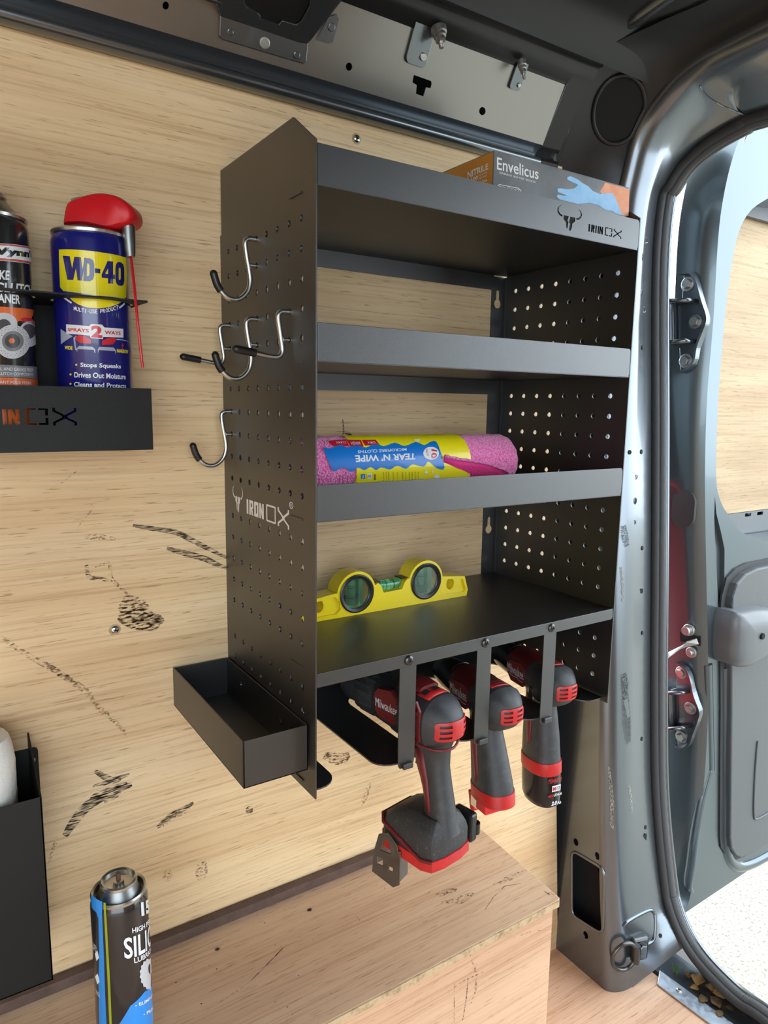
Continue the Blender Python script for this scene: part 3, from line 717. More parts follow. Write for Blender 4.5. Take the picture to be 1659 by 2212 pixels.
# ---- tie-down ring at the foot of the pillar
tr = on(1352,2066,0,0.622)
ring = thing('tie_down_ring', 'black folding tie-down ring bolted to the foot of the rear pillar', 'ring', tr)
f = fr(tr, RIGHT*0.95+FWD*0.3, V((0,0,1)))
rp = [fp(f, 0.026*math.cos(a)*(1.0 if math.cos(a) < 0 else 0.75), 0.024*math.sin(a)) for a in [2*PI*k/28 for k in range(28)]]
mb = MB(); mb.tube(rp, 0.0034, 10, closed=True); mb.build('ring', K['screw'], ring, smooth=60)
mb = MB(); mb.lathe([(0.006,-0.016),(0.0068,-0.012),(0.0068,0.012),(0.006,0.016)], (fp(f,0.02,0), f[1], -f[3], f[2]), 16); mb.build('hinge_barrel', K['screw'], ring, smooth=40)
mb = MB(); mb.fbox(f, 0.018,0.05,-0.022,0.02,-0.018,-0.006); mb.build('mounting_plate', K['screw'], ring, bevel=0.004)
bolt(ring, 'bolt', fp(f,0.034,0.004,-0.006), f[3], 0.0085, 0.007, K['screw'], 0.012, sides=6)

# ---- floor, threshold, sill, step, ground
mb = MB(); mb.box(-1.6,0.70,-1.58,0.06,FLOOR-0.02,FLOOR); floor = mb.build('floor', K['ply_floor'], None, base=(0,0,FLOOR)); tag(floor, 'reddish plywood van floor', None, None, 'structure')
sx0 = on(1420,2125,2,-0.586); sx1 = on(1425,2095,2,-0.586); sy0 = on(1536,2212,2,-0.586); sy1 = on(1586,2212,2,-0.586)
def ext(a, b, k): return b+(b-a)*k
mb = MB(); q = [sx0,ext(sx0,sy0,4),ext(sx1,sy1,4),sx1]
mb.plate([(p.x,p.y) for p in q], [], fr((0,0,-0.586),(1,0,0),(0,1,0)), 0.003)
st = mb.build('trim_4', K['alu'], None, bevel=0.001, base=(sx0.x,sx0.y,-0.586)); tag(st, 'bluish metal threshold strip at the floor edge', None, None, 'structure')
pan_screw(st, on(1467,2140,2,-0.586), (0,0,1), 0.0052, K['steel'])
s_a = sx1; s_b = ext(sx1,sy1,4)
mb = MB(); mb.plate([(s_a.x-0.004,s_a.y),(s_b.x-0.004,s_b.y),(0.77,s_b.y),(0.77,-0.05),(s_a.x-0.004,-0.05)], [], fr((0,0,-0.5885),(1,0,0),(0,1,0)), 0.03)
sill = mb.build('trim_5', K['paint'], None, base=(0.66,-0.5,-0.59)); tag(sill, 'dark painted metal door sill with dry leaves on it', None, None, 'structure')
mb = MB()
mb.loft([[V((0.76,y,-0.605)),V((0.785,y,-0.62)),V((0.81,y,-0.64)),V((0.86,y,-0.655)),V((0.90,y,-0.675)),V((0.905,y,-0.80)),V((0.76,y,-0.82))] for y in (0.02,-0.3,-0.8,-1.5)], True, True)
bp = mb.build('rear_bumper', K['roof'], None, smooth=40, base=(0.78,-0.7,-0.82)); tag(bp, 'dark grey rear bumper step outside the door sill', None, None, 'structure')
mb = MB(); mb.box(-6,14,-10,14,-1.12,-1.1); gr = mb.build('ground', K['ground'], None, base=(0,0,-1.1)); tag(gr, 'pale sunlit gravelly concrete ground outside the van', None, None, 'structure')

# ---- tail light on the rear face of the body
tl = thing('tail_light', 'tall red tail light on the rear corner of the van body', 'tail light', (0.80,0.03,-0.25))
mb = MB(); mb.plate(rrect(-0.004,-0.25,0.06,0.22,0.02), [], fr((0.812,0,0),(0,1,0),(0,0,1)), 0.014, 0.0); mb.build('lens', K['tail'], tl, bevel=0.004)
mb = MB(); mb.box(0.782,0.798,-0.008,0.064,-0.255,0.225); mb.build('housing', K['cap'], tl, bevel=0.003)

# ================================================================== REAR DOOR (open), box, leaves
YD = -0.05
DF = fr((0,YD,0),(1,0,0),(0,0,1)); DS = Flat(DF)
door = thing('door_1', 'open grey metallic rear door of the van', None, (0.86,0.0,-0.62), None, 'structure')
cor = [(1478,1978),(1490,1940),(1498,1890),(1510,1800),(1524,1650),(1530,1500),(1527,1300),(1524,1150),(1523,1000),(1528,850),(1541,690),(1551,520),(1562,430),(1580,350),(1602,290),(1640,225),(1659,205)]
cu = [DS.uv(*p) for p in cor]; cu[0] = (cu[0][0], -0.618)
cs = [(p.x,p.y) for p in spline([(a,b,0) for a,b in cu], 4)]
outl = [(1.55,-0.60)]+[(1.55,0.86),(1.45,0.92),(1.2,0.93)]+cs[::-1]
z3 = lambda x, y: (1340+x/3.687, 400+y/3.687)
z4 = lambda x, y: (1420+x/5.029, 880+y/5.029)
wpx = [z4(1202,1450),z4(1100,1440),z4(950,1380),z4(850,1280),z4(760,1150),z4(700,1050),z4(645,850),z4(640,500),z4(652,150),z3(780,1700),z3(820,1200),z3(850,900),z3(900,560),z3(960,330),z3(1050,190),z3(1176,105)]
wu = [DS.uv(*p) for p in wpx]
ws_ = [(p.x,p.y) for p in spline([(a,b,0) for a,b in wu], 3)]
win = ws_+[(1.20,ws_[-1][1]+0.02),(1.36,ws_[-1][1]+0.01),(1.43,ws_[-1][1]-0.06),(1.44,0.28),(1.40,0.18),(1.32,ws_[0][1]-0.002)]
dent = [DS.uv(*z4(*p)) for p in ((625,960),(640,1150),(690,1350),(730,1540),(728,1800),(720,2180),(665,2190),(650,1900),(628,1500),(618,1200))]
mb = MB(); mb.plate(outl, [win, dent], DF, 0.012); mb.build('inner_skin', K['doorpaint'], door, bevel=0.004)
mb = MB(); mb.plate([(a+0.012,b) for a,b in outl], [], fr((0,YD+0.075,0),(1,0,0),(0,0,1)), 0.006); 
# outer skin with window aperture
mb = MB(); mb.plate([(a,b) for a,b in outl], [], fr((0,YD+0.062,0),(1,0,0),(0,0,1)), 0.006); mb.build('outer_skin', K['doorpaint'], door)
# window reveal
mb = MB(); mb.loft([[fp(DF,a,b,-0.004) for a,b in win],[fp(DF,1.15+(a-1.15)*0.985,0.45+(b-0.45)*0.985,-0.045) for a,b in win]], True); mb.build('window_reveal', K['doorpaint'], door, smooth=50)
# pressed groove floor
dc = V((sum(p[0] for p in dent)/len(dent), sum(p[1] for p in dent)/len(dent)))
mb = MB(); a = [fp(DF,u,v,-0.008) for u,v in dent]; b = [fp(DF,dc.x+(u-dc.x)*0.5,dc.y+(v-dc.y)*0.95,-0.028) for u,v in dent]; mb.loft([a,b], True, True); mb.build('pressed_groove', K['doorpaint'], door, smooth=40)
# hinge edge face
eo = []
for a, b in cs:
    ex = max(0.0,min(1.0,(0.50-b)/0.12)); eo.append((fp(DF,a,b,0.0), fp(DF,a-0.010,b,-0.012), fp(DF,a-0.016,b,-0.03), fp(DF,a-0.018,b,-0.062), fp(DF,a-0.018-0.012*ex,b,-0.0625-0.045*ex)))
mb = MB(); mb.loft([list(p) for p in eo], False); edgeo = mb.build('hinge_edge', K['doorpaint'], door, smooth=50)
# plywood blanking sheet in the window, lower metal band with slots
pz = on(1620,1104,1,0.0).z
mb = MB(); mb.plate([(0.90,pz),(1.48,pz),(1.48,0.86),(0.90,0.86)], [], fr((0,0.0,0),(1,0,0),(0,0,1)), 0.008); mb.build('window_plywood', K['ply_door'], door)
gs = [rrect(on(px,py,1,0.001).x-0.011,on(px,py,1,0.001).z-0.0035,on(px,py,1,0.001).x+0.011,on(px,py,1,0.001).z+0.0035,0.002) for px,py in ((1616,1112),(1642,1109))]
mb = MB(); mb.plate([(0.90,0.05),(1.48,0.05),(1.48,pz-0.001),(0.90,pz-0.001)], gs, fr((0,0.001,0),(1,0,0),(0,0,1)), 0.003); mb.build('glass_channel', K['trimcup'], door)
tp = [z3(1000,245),z3(1090,235),z3(1176,245),z3(1176,120),z3(1080,150)]
mb = MB(); a = on(1612,466,1,-0.002); mb.box(0.92,1.48,-0.012,-0.004,a.z-0.004,a.z+0.06); mb.build('window_header', K['trim'], door)
# trim panel
zt = lambda x, y: (1420+x/4.423, 1200+y/4.423)
zb_ = lambda x, y: (1420+x/3.615, 1600+y/3.615)
TF = fr((0,YD-0.016,0),(1,0,0),(0,0,1)); TS = Flat(TF)
left = [zt(1057,105),zt(960,125),zt(850,180),zt(770,270),zt(728,400),zt(720,480),zt(715,700),zt(712,1000),zt(712,1500),zt(705,2100),zb_(572,760),zb_(580,840),zb_(615,895),zb_(660,915),zb_(750,880),zb_(864,810)]
lu = [TS.uv(*p) for p in left]
mb = MB(); mb.plate(lu+[(1.46,lu[-1][1]),(1.46,lu[0][1])], [], TF, 0.022); trim = mb.build('trim_panel', K['trim'], door, bevel=0.006)
gap = [(a-0.016+0.01*(i>12),b-(0.012 if i>12 else -0.010*(i<4))) for i,(a,b) in enumerate(lu)]
mb = MB(); mb.plate(gap+[(1.47,gap[-1][1]),(1.47,gap[0][1])], [], fr((0,YD-0.003,0),(1,0,0),(0,0,1)), 0.004); mb.build('trim_shadow_gap', K['rubber'], door)  # dark sheet stands in for the shadow gap beside the trim
# pressed frame rib beside the trim panel and round the lower corner
rib = [zt(650,1060),zt(655,1300),zt(655,1800),zt(652,2150),zb_(525,600),zb_(530,760),zb_(545,870),zb_(580,950),zb_(640,985),zb_(740,960),zb_(864,895)]
mb = MB(); rp = spline([fp(DF,*DS.uv(*p),-0.004) for p in rib], 6); mb.tube(rp, 0.0125, 10); mb.build('pressed_rib', K['doorpaint'], door, smooth=60)
rib = [zt(500,1040),zt(510,1500),zt(520,2000),zb_(420,250),zb_(360,480),zb_(310,760),zb_(285,960),zb_(260,1130),zb_(285,1190)]
mb = MB(); rp = spline([fp(DF,*DS.uv(*p),-0.006) for p in rib], 6); mb.tube(rp, [0.010]*(len(rp)-10)+[0.010-0.0004*i for i in range(10)], 10); mb.build('pressed_rib', K['doorpaint'], door, smooth=60)
# pull handle cup on the trim
hc = [zt(725,535),zt(790,525),zt(900,505),zt(1000,500),zt(1110,520),zt(1160,640),zt(1150,800),zt(1057,905),zt(960,985),zt(880,1030),zt(800,1062),zt(740,1058),zt(690,1030),zt(675,950),zt(678,850),zt(690,650)]
HF = fr((0,YD-0.03,0),(1,0,0),(0,0,1)); hu = [Flat(HF).uv(*p) for p in hc]; hcn = V((sum(p[0] for p in hu)/len(hu), sum(p[1] for p in hu)/len(hu)))
def hr(s_, n): return [fp(HF, hcn.x+(u-hcn.x)*s_, hcn.y+(v-hcn.y)*s_, n) for u,v in [(p.x,p.y) for p in spline([(a,b,0) for a,b in hu+[hu[0]]],3)][:-1]]
mb = MB(); mb.loft([hr(1.0,-0.03),hr(1.0,0.0),hr(0.94,0.010),hr(0.82,0.017),hr(0.6,0.021),hr(0.3,0.023)], True, True); cup = mb.build('pull_handle', K['trimcup'], door, smooth=60)
bolt(door, 'trim_screw', on(1645,1374,1,YD-0.053), (0,-1,0), 0.006, 0.004, K['dark'], 0, sides=14)
# storage pocket in the trim
pk = [zb_(780,0),zb_(770,100),zb_(755,330),zb_(750,560),zb_(770,610),zb_(864,560),zb_(864,510),zb_(790,535),zb_(768,510),zb_(768,300),zb_(790,80)]
mb = MB(); mb.tube(spline([fp(TF,*TS.uv(*p),0.001) for p in pk[:6]],5), 0.0022, 8); mb.build('pocket_edge', K['trim'], door, smooth=60)
# rubber plug
EB = bvh(edgeo)
def ehit(px, py):
    h = hit(EB, px, py)
    return h[0] if h else on(px, py, 0, 0.845)
XE_ = ehit(1480,1100).x-0.0015
EF = fr((XE_,0,0),(0,-1,0),(0,0,1)); ES = Flat(EF)
a = ES.uv(1453,1098); b = ES.uv(1503,1098); t0 = ES.uv(1478,1057); t1 = ES.uv(1478,1141); hw = abs(b[0]-a[0])/2
o_ = rrect((a[0]+b[0])/2-hw,t1[1],(a[0]+b[0])/2+hw,t0[1],hw*0.98,8)
mb = MB(); mb.plate(o_, [], EF, 0.006, 0.004); mb.build('oval_plug', K['rubber'], door, bevel=0.003)
# hinges
def eframe(px, py, lift=0.001):
    h = hit(EB, px, py); p = h[0]; n = h[1] if h[1].dot(CAM-h[0]) > 0 else -h[1]
    n = (n+V((-0.6,0,0))).normalized(); W_ = V((0,0,1)); W_ = (W_-n*W_.dot(n)).normalized(); U_ = W_.cross(n).normalized()
    return (p+n*lift, U_, W_, n)
def hinge(rim, plate, bolts, arms, barrel, cpx):
    EF = eframe(*cpx, 0.006); ES = Flat(EF)
    r3 = spline([fp(EF,*ES.uv(*p),0.004) for p in rim], 6)
    mb = MB(); mb.tube(r3, 0.0, 4, prof=[(0.0022,-0.007),(0.0022,0.007),(-0.0022,0.007),(-0.0022,-0.007)], up=(-1,0,0)); mb.v = mb.v
    h = MB(); L = [ES.uv(*p) for p in plate]; h.plate(L, [], EF, 0.005, 0.004)
    hg = h.build('hinge', K['paint'], door, bevel=0.001)
    R = MB()
    ring = [[p+EF[3]*a-V((0,0,0)) for a in (-0.002,0.011)] for p in r3]
    R.loft([[p+EF[3]*-0.002 for p in r3],[p+EF[3]*0.010 for p in r3]], False)
    ro = R.build('hinge_rim', K['chrome'] if False else K['paint'], hg); m = ro.modifiers.new('solid','SOLIDIFY'); m.thickness = 0.004
    for p in bolts: bolt(hg, 'bolt', fp(EF,*ES.uv(*p),0.004), EF[3], 0.0085, 0.009, K['steel'], 0.012)
    for arm in arms:
        A = [fp(EF,*ES.uv(*p),0.004) for p in arm]
        q = MB(); d = V((-1,0,0)); back = [p+V((-0.030,0.006,0)) for p in A]
        q.loft([A,back], False); ao = q.build('hinge_arm', K['paint'], hg, smooth=60); m = ao.modifiers.new('solid','SOLIDIFY'); m.thickness = 0.006; m.offset = 0
    a, b = [fp(EF,*ES.uv(*p),0.004) for p in barrel]
    q = MB(); q.tube([a+V((-0.006,0,0)),b+V((-0.006,0,0))], 0.011, 16); q.build('hinge_barrel', K['paint'], hg, smooth=50)
hinge([z3(*p) for p in ((505,700),(560,690),(610,705),(645,790),(680,920),(718,1040),(715,1110),(680,1200),(645,1300),(625,1400),(570,1470),(490,1500))],
      [z3(*p) for p in ((515,720),(600,715),(640,800),(700,1000),(715,1070),(690,1160),(640,1300),(610,1430),(540,1480),(490,1490),(480,1300),(380,1270),(365,950),(500,930))],
      [z3(552,790),z3(612,1088),z3(535,1400)], [[z3(360,935),z3(640,925)],[z3(375,1270),z3(630,1245)]], [z3(420,930),z3(425,1265)], z3(560,1080))
hinge([zt(*p) for p in ((200,1010),(250,1020),(310,1070),(350,1160),(385,1320),(440,1470),(425,1560),(380,1680),(345,1780),(290,1830),(205,1810))],
      [zt(*p) for p in ((205,1030),(300,1080),(345,1200),(430,1470),(400,1620),(340,1770),(280,1815),(205,1800),(190,1650),(90,1640),(80,1290),(190,1260))],
      [zt(245,1110),zt(330,1450),zt(245,1725)], [[zt(75,1290),zt(340,1290)],[zt(85,1640),zt(340,1620)]], [zt(140,1300),zt(150,1640)], zt(260,1450))
# door check strap
EF = eframe(*zt(300,790), 0.0015); ES = Flat(EF)
sl = [ES.uv(*zt(*p)) for p in ((220,730),(415,790),(415,865),(220,815))]
mb = MB(); mb.plate(sl, [], EF, 0.002, 0.0012); mb.build('check_slot', K['dark'], door)
bolt(door, 'check_bolt', fp(EF,*ES.uv(*zt(310,705)),0.002), V((-1,-0.1,0)), 0.0085, 0.016, K['steel'], 0.011, sides=18)
bolt(door, 'check_bolt', fp(EF,*ES.uv(*zt(330,920)),0.002), V((-1,-0.1,0)), 0.0055, 0.010, K['steel'], 0.010, sides=18)
a = fp(EF,*ES.uv(*zt(390,815)),0.002); b = fp(EF,*ES.uv(*zt(300,830)),0.012); c = on(*zt(60,975),0,0.80)
mb = MB(); mb.tube([a,b,c], 0.0, 4, prof=[(0.0016,-0.0058),(0.0016,0.0058),(-0.0016,0.0058),(-0.0016,-0.0058)], up=(1,0,0.2)); mb.build('check_strap', K['steel'], door, bevel=0.0006)

# ---- plywood wheel arch box
ZB = -0.265
bx = thing('plywood_box', 'reddish plywood wheel arch box below the shelf unit', 'box', (-0.4,-0.1,FLOOR))
mb = MB(); mb.plate([(-1.6,-0.2),(0.364,-0.203),(0.369,-0.2),(0.383,-0.004),(0.372,-0.0006),(-1.6,-0.0006)], [], fr((0,0,ZB),(1,0,0),(0,1,0)), 0.009)
mb.build('top_panel', K['ply_red_top'], bx, bevel=0.0012)
mb = MB(); mb.box(-1.6,0.362,-0.196,-0.184,FLOOR,ZB-0.009); mb.build('front_panel', K['ply_red'], bx, bevel=0.0008)
mb = MB(); mb.box(0.352,0.364,-0.184,-0.001,FLOOR,ZB-0.009); mb.build('end_panel', K['ply_red'], bx)
mb = MB(); mb.tube([(-1.6,-0.2008,ZB-0.0045),(0.364,-0.2038,ZB-0.0045)], 0.0, 4, prof=[(0.0042,-0.0012),(0.0042,0.0006),(-0.0042,0.0006),(-0.0042,-0.0012)], up=(0,0,1)); mb.build('worn_edge', K['ply_edge'], bx)
BT = Flat(fr((0,0,ZB),(1,0,0),(0,1,0))); BFt = Flat(fr((0,-0.196,0),(1,0,0),(0,0,1)))
zx = lambda x, y: (300+x/1.659, 1800+y/1.659)
for p, r in ((zx(612,275),0.0032),(zx(282,415),0.0032)):
    c = BT.uv(*p); prn('nail_hole', BT, K['scuff'], bx, upolys=[ell(c[0],c[1],r*1.1,r,12)]); prn('nail_hole', BT, K['dark'], bx, upolys=[ell(c[0],c[1],r*0.5,r*0.5,10)], layer=2)
def bstroke(S, pts, w, m):
    uv = uvs(S, pts); prn('scratch', S, m, bx, upolys=[ribbon(uv, [w*(0.4 if i in (0,len(uv)-1) else 1) for i in range(len(uv))])])
bstroke(BT, [zx(1270,185),zx(1330,160),zx(1385,130)], 0.010, K['scuff3'])
bstroke(BT, [zx(1060,225),(zx(1110,210)),zx(1140,200)], 0.012, K['scuff3'])
bstroke(BT, [zx(1085,250),zx(1150,240),zx(1200,215)], 0.014, K['scuff3'])
bstroke(BT, [zx(400,530),zx(470,460),zx(545,382)], 0.0016, K['scuff'])
bstroke(BT, [zx(240,640),zx(330,580),zx(400,530)], 0.0012, K['scuff3'])
bstroke(BT, [zx(1240,275),zx(1270,230),zx(1310,190),zx(1370,180)], 0.001, K['scuff'])
bstroke(BT, [zx(1450,205),zx(1480,222),zx(1500,230)], 0.006, K['scuff2'])
bstroke(BFt, [zx(1180,410),zx(1208,500),zx(1208,560),zx(1190,610)], 0.0035, K['scuff3'])
bstroke(BFt, [zx(1180,520),zx(1172,600),zx(1160,670)], 0.0022, K['scuff'])
bstroke(BFt, [zx(1130,530),zx(1130,600),zx(1130,680)], 0.0018, K['scuff3'])
bstroke(BFt, [zx(1100,570),zx(1170,525),zx(1250,490)], 0.0016, K['scuff3'])
bstroke(BFt, [zx(1330,380),zx(1410,350),zx(1480,345)], 0.0014, K['scuff3'])
sp = []
for k in range(90):
    u = random.uniform(-0.12,0.2) if k < 70 else random.uniform(0.2,0.36); w = random.uniform(-0.185,-0.01); r = random.uniform(0.0003,0.0008)
    sp.append(ell(u,w,r*random.uniform(0.8,1.6),r,7,random.random()))
o = prn('dirt_specks', BT, K['scuff'], bx, upolys=sp); o['kind'] = 'stuff'
mb = MB(); mb.tube([(-1.6,-0.0086,ZB+0.004),(0.30,-0.0086,ZB+0.004)], 0.0, 4, prof=[(0.0075,-0.008),(0.009,-0.002),(0.008,0.006),(-0.0045,0.006),(-0.0045,-0.008)][:5], up=(0,0,1))
bead = mb.build('wall_beading', K['strip'], bx, bevel=0.001)

# ---- fallen leaves on the sill
def leaf(px, py, size, rot, m, lab, cat='leaf'):
    p = on(px, py, 2, -0.586); mb = MB(); c, s_ = math.cos(rot), math.sin(rot)
    prof_ = [(0,0.0),(0.15,0.22),(0.35,0.34),(0.55,0.30),(0.75,0.20),(1.0,0.0)]
    L = []; Mid = []; R = []
    for a, w in prof_:
        jig = random.uniform(0.8,1.2); zz = 0.10*math.sin(a*PI)+0.05
        for lst, sg in ((L,1),(Mid,0),(R,-1)):
            x = (a-0.5)*size; y = sg*w*size*jig; lst.append(V((p.x+c*x-s_*y, p.y+s_*x+c*y, p.z+size*(zz*0.6+0.18*abs(sg)*w*3*random.uniform(0.4,1)))))
    mb.loft([L,Mid,R], False); o = mb.build('dry_leaf', m, None, smooth=60, base=p); tag(o, lab, cat, 'leaves on the door sill'); md = o.modifiers.new('solid','SOLIDIFY'); md.thickness = 0.0004
leaf(1508,2118,0.030,0.4,K['leaf'],'pale brown dry leaf on the sill next to the rubber seal')
for k, (px,py,sz,ro) in enumerate(((1567,2152,0.040,-0.9),(1590,2140,0.036,0.6),(1535,2135,0.020,1.9),(1600,2172,0.022,0.2),(1500,2135,0.016,2.4))):
    leaf(px,py,sz,ro,K['leaf'],('largest tan dry leaf lying on the door sill','broad tan dry leaf on the sill tucked against the rubber seal','small tan scrap of dry leaf on the door sill')[min(k,2)])
for k, (px,py,sz,ro) in enumerate(((1520,2160,0.020,-0.3),(1545,2165,0.024,1.2),(1485,2105,0.018,0.9),(1555,2190,0.016,0.0),(1575,2178,0.014,2.0))):
    leaf(px,py,sz,ro,K['leaf2'],'dark brown curled leaf scrap on the door sill')
p = on(1460,2098,2,-0.586); mb = MB()
for k in range(7):
    a = random.uniform(0,2*PI); q = p+V((random.uniform(-0.006,0.006),random.uniform(-0.006,0.006),0)); d = V((math.cos(a)*0.012,math.sin(a)*0.012,random.uniform(0.004,0.012)))
    mb.tube([q,q+d*0.5+V((0,0,0.003)),q+d], [0.0008,0.0006,0.0001], 5)
tag(mb.build('grass_sprig', K['grass'], None, base=p), 'small green sprig of grass in the sill corner', 'grass')

# ================================================================== SHELF UNIT
D, W, T = 0.22, 0.4124, 0.0014
su = thing('shelf_unit', 'black perforated metal van shelf unit screwed to the plywood wall', 'shelf unit', (W/2,-D/2,0))
PLF = fr((0,0,0),(0,-1,0),(0,0,1)); PRF = fr((W,0,0),(0,-1,0),(0,0,1))
outp = [(0,0),(D,0),(D,0.579),(0.1785,0.608),(0.0045,0.608),(0.0045,0.543),(0,0.543)]
rowsz = [0.523,0.498,0.473,0.448,0.423]+[0.3807-0.0243*r for r in range(5)]+[0.2417-0.0243*r for r in range(5)]+[0.102,0.078,0.0545,0.030]
hl = [ell(0.0234+0.0244*c, z, 0.0031, 0.0031, 10) for z in rowsz for c in range(8)]
mb = MB(); mb.plate(outp, hl, PLF, T); sp_ = mb.build('side_panel', K['black'], su)
mb = MB(); mb.plate(outp, hl, PRF, T); mb.build('side_panel', K['black'], su)
LS = Flat(PLF)
prn('logo_print', LS, K['white'], su, upolys=ox_logo(0.024,0.2465,0.150,0.0300), label='white bull head logo and lettering')
c_ = (0.024+0.985*0.150, 0.2465+0.86*0.03)
prn('logo_print', LS, K['white'], su, utexts=[('R',(c_[0]-0.0018,c_[1]-0.0014),(c_[0]+0.0018,c_[1]-0.0014),(c_[0]-0.0018,c_[1]+0.0014),(c_[0]+0.0018,c_[1]+0.0014))])
for z in (0.544,0.4025,0.262,0.1212,0.007):
    mb = MB(); mb.box(-0.0009,0.0005,-0.195,-0.171,z-0.0009,z+0.0009); mb.build('shelf_tab', K['black'], su)
# rear flanges with keyholes
def keyhole(x, z): 
    a0 = math.radians(62); return [(x+0.0062*math.cos(t), z+0.0062*math.sin(t)) for t in [math.pi-a0+ (2*a0+PI)*k/14 for k in range(15)]]+[(x+0.0029*math.cos(t), z+0.0155+0.0029*math.sin(t)) for t in [PI*k/6 for k in range(7)]]
FB = fr((0,-0.0012,0),(1,0,0),(0,0,1))
for x0, x1, xk in ((W-0.0235,W,0.4003),(0.0015,0.025,0.0135)):
    kh = [keyhole(xk,0.507),keyhole(xk,0.188)]
    mb = MB(); mb.plate([(x0,0),(x1,0),(x1,0.543),(x0,0.543)], kh, FB, 0.0010); mb.build('wall_flange', K['black'], su)
    mb = MB(); mb.tube([(x1 if x0 > 0.1 else x0,-0.004,0.005),(x1 if x0 > 0.1 else x0,-0.004,0.54)], 0.0008, 6); mb.build('bend_line', K['black'], su)
# shelves
FL = fr((0,-D,0),(1,0,0),(0,0,1)); x0, x1 = T+0.0004, W-0.0006
lip_logo = ox_logo(0.2795,0.549,0.188,0.0245,True)[:4]+ox_logo(0.3073,0.5515,0.0785,0.0148,True)[4:]
for k, (zf, zl0, zl1) in enumerate(((0.5455,0.5445,0.5766),(0.4034,0.4024,0.4347),(0.2642,0.2632,0.2961),(0.1229,0.1095,0.1229))):
    mb = MB(); mb.box(x0,x1,-D+0.0004,-0.0035,zf-T,zf); sh = mb.build('shelf', K['black'], su)
    up = k < 3
    r_ = 0.0035
    o = [(x0,zl0),(x1-r_,zl0),(x1-0.001,zl0+0.001),(x1,zl0+r_),(x1,zl1-r_),(x1-0.001,zl1-0.001),(x1-r_,zl1),(x0,zl1)]
    mb = MB(); mb.plate(o, lip_logo if k == 0 else [], FL, T); lip = mb.build('front_lip', K['black'], sh, bevel=0 if k == 0 else 0.0004, label='front lip with cut-out bull logo' if k == 0 else None)
    if k == 0:
        c1 = FL
    mb = MB(); mb.box(x0+0.022,x1-0.022,-0.0035,-0.0035+T,zf-0.021,zf); mb.build('rear_lip', K['black'], sh)
# tool rack plate with four slots
slots = [(0.030,0.076),(0.128,0.176),(0.228,0.276),(0.328,0.376)]; yF, yI = -0.2135, -0.045
pts = [(T,-0.004),(T,yF)]
xs = T
for i, (a, b) in enumerate(slots):
    r = 0.020
    if i > 0: pts += [(xs+r-r*math.cos(t), yF+r-r*math.sin(t)) for t in [PI/2*q/5 for q in range(6)]]
    pts += [(a-r+r*math.sin(t), yF+r-r*math.cos(t)) for t in [PI/2*q/5 for q in range(6)]]
    h = (b-a)/2; pts += [(a+h-h*math.cos(t), yI-h+h*math.sin(t)) for t in [PI*q/10 for q in range(11)]]
    xs = b
pts += [(xs+0.02-0.02*math.cos(t), yF+0.02-0.02*math.sin(t)) for t in [PI/2*q/5 for q in range(6)]]+[(W-T,yF),(W-T,-0.004)]
mb = MB(); mb.plate(pts, [], fr((0,0,0.006),(1,0,0),(0,1,0)), 0.0016); rack = mb.build('tool_rack', K['black'], su)
mb = MB(); mb.box(0.0255,W-0.024,-0.0050,-0.0038,0.006,0.1015); mb.build('rack_back', K['black'], su)
for xc in (0.105,0.2052,0.3053):
    SF = fr((0,-D+0.0018,0),(1,0,0),(0,0,1))
    o = [(xc-0.0075,0.0015),(xc+0.0075,0.0015),(xc+0.0092,0.004),(xc+0.0100,0.010),(xc+0.0100,0.119),(xc-0.0100,0.119),(xc-0.0100,0.010),(xc-0.0092,0.004)]
    mb = MB(); mb.plate(o, [], SF, T); s_ = mb.build('hanger_strap', K['black'], su)
    mb = MB(); mb.fbox(SF, xc-0.0050,xc+0.0070,0.0005,0.0068,0,0.0035); mb.build('strap_hook', K['black'], s_, bevel=0.0008)
    pan_screw(su, (xc-0.0005,-D-0.0002,0.1163), (0,-1,0), 0.0052, K['screw'])

# ---- hanging tray on the left side panel
tray = thing('parts_tray', 'small open black metal tray hung on the perforated side panel', 'tray', (-0.033,-0.1,0.024))
X0, X1, Y0, Y1, Z0, Z1 = -0.0655, -0.0012, -0.2075, -0.001, 0.0245, 0.0695
for nm, bxx in (('tray_base',(X0,X1,Y0,Y1,Z0,Z0+T)),('tray_wall',(X0,X0+T,Y0,Y1,Z0,Z1)),('tray_wall',(X0,X1,Y0,Y0+T,Z0,Z1)),('tray_wall',(X1-T,X1,Y0,Y1,Z0,Z1)),('tray_wall',(X0,X1,Y1-T,Y1,Z0,Z1))):
    mb = MB(); mb.box(*bxx); mb.build(nm, K['black'], tray, bevel=0.0003)
pan = Flat(fr((X1-T-0.0001,0,0),(0,-1,0),(0,0,1)))
for u, z in ((0.045,0.052),(0.15,0.050)):
    mb = MB(); mb.lathe([(0.003,0),(0.0028,0.0015)], fr((X1-T,-u,z),(0,-1,0),(0,0,1)), 12); mb.build('rivet', K['black'], tray)

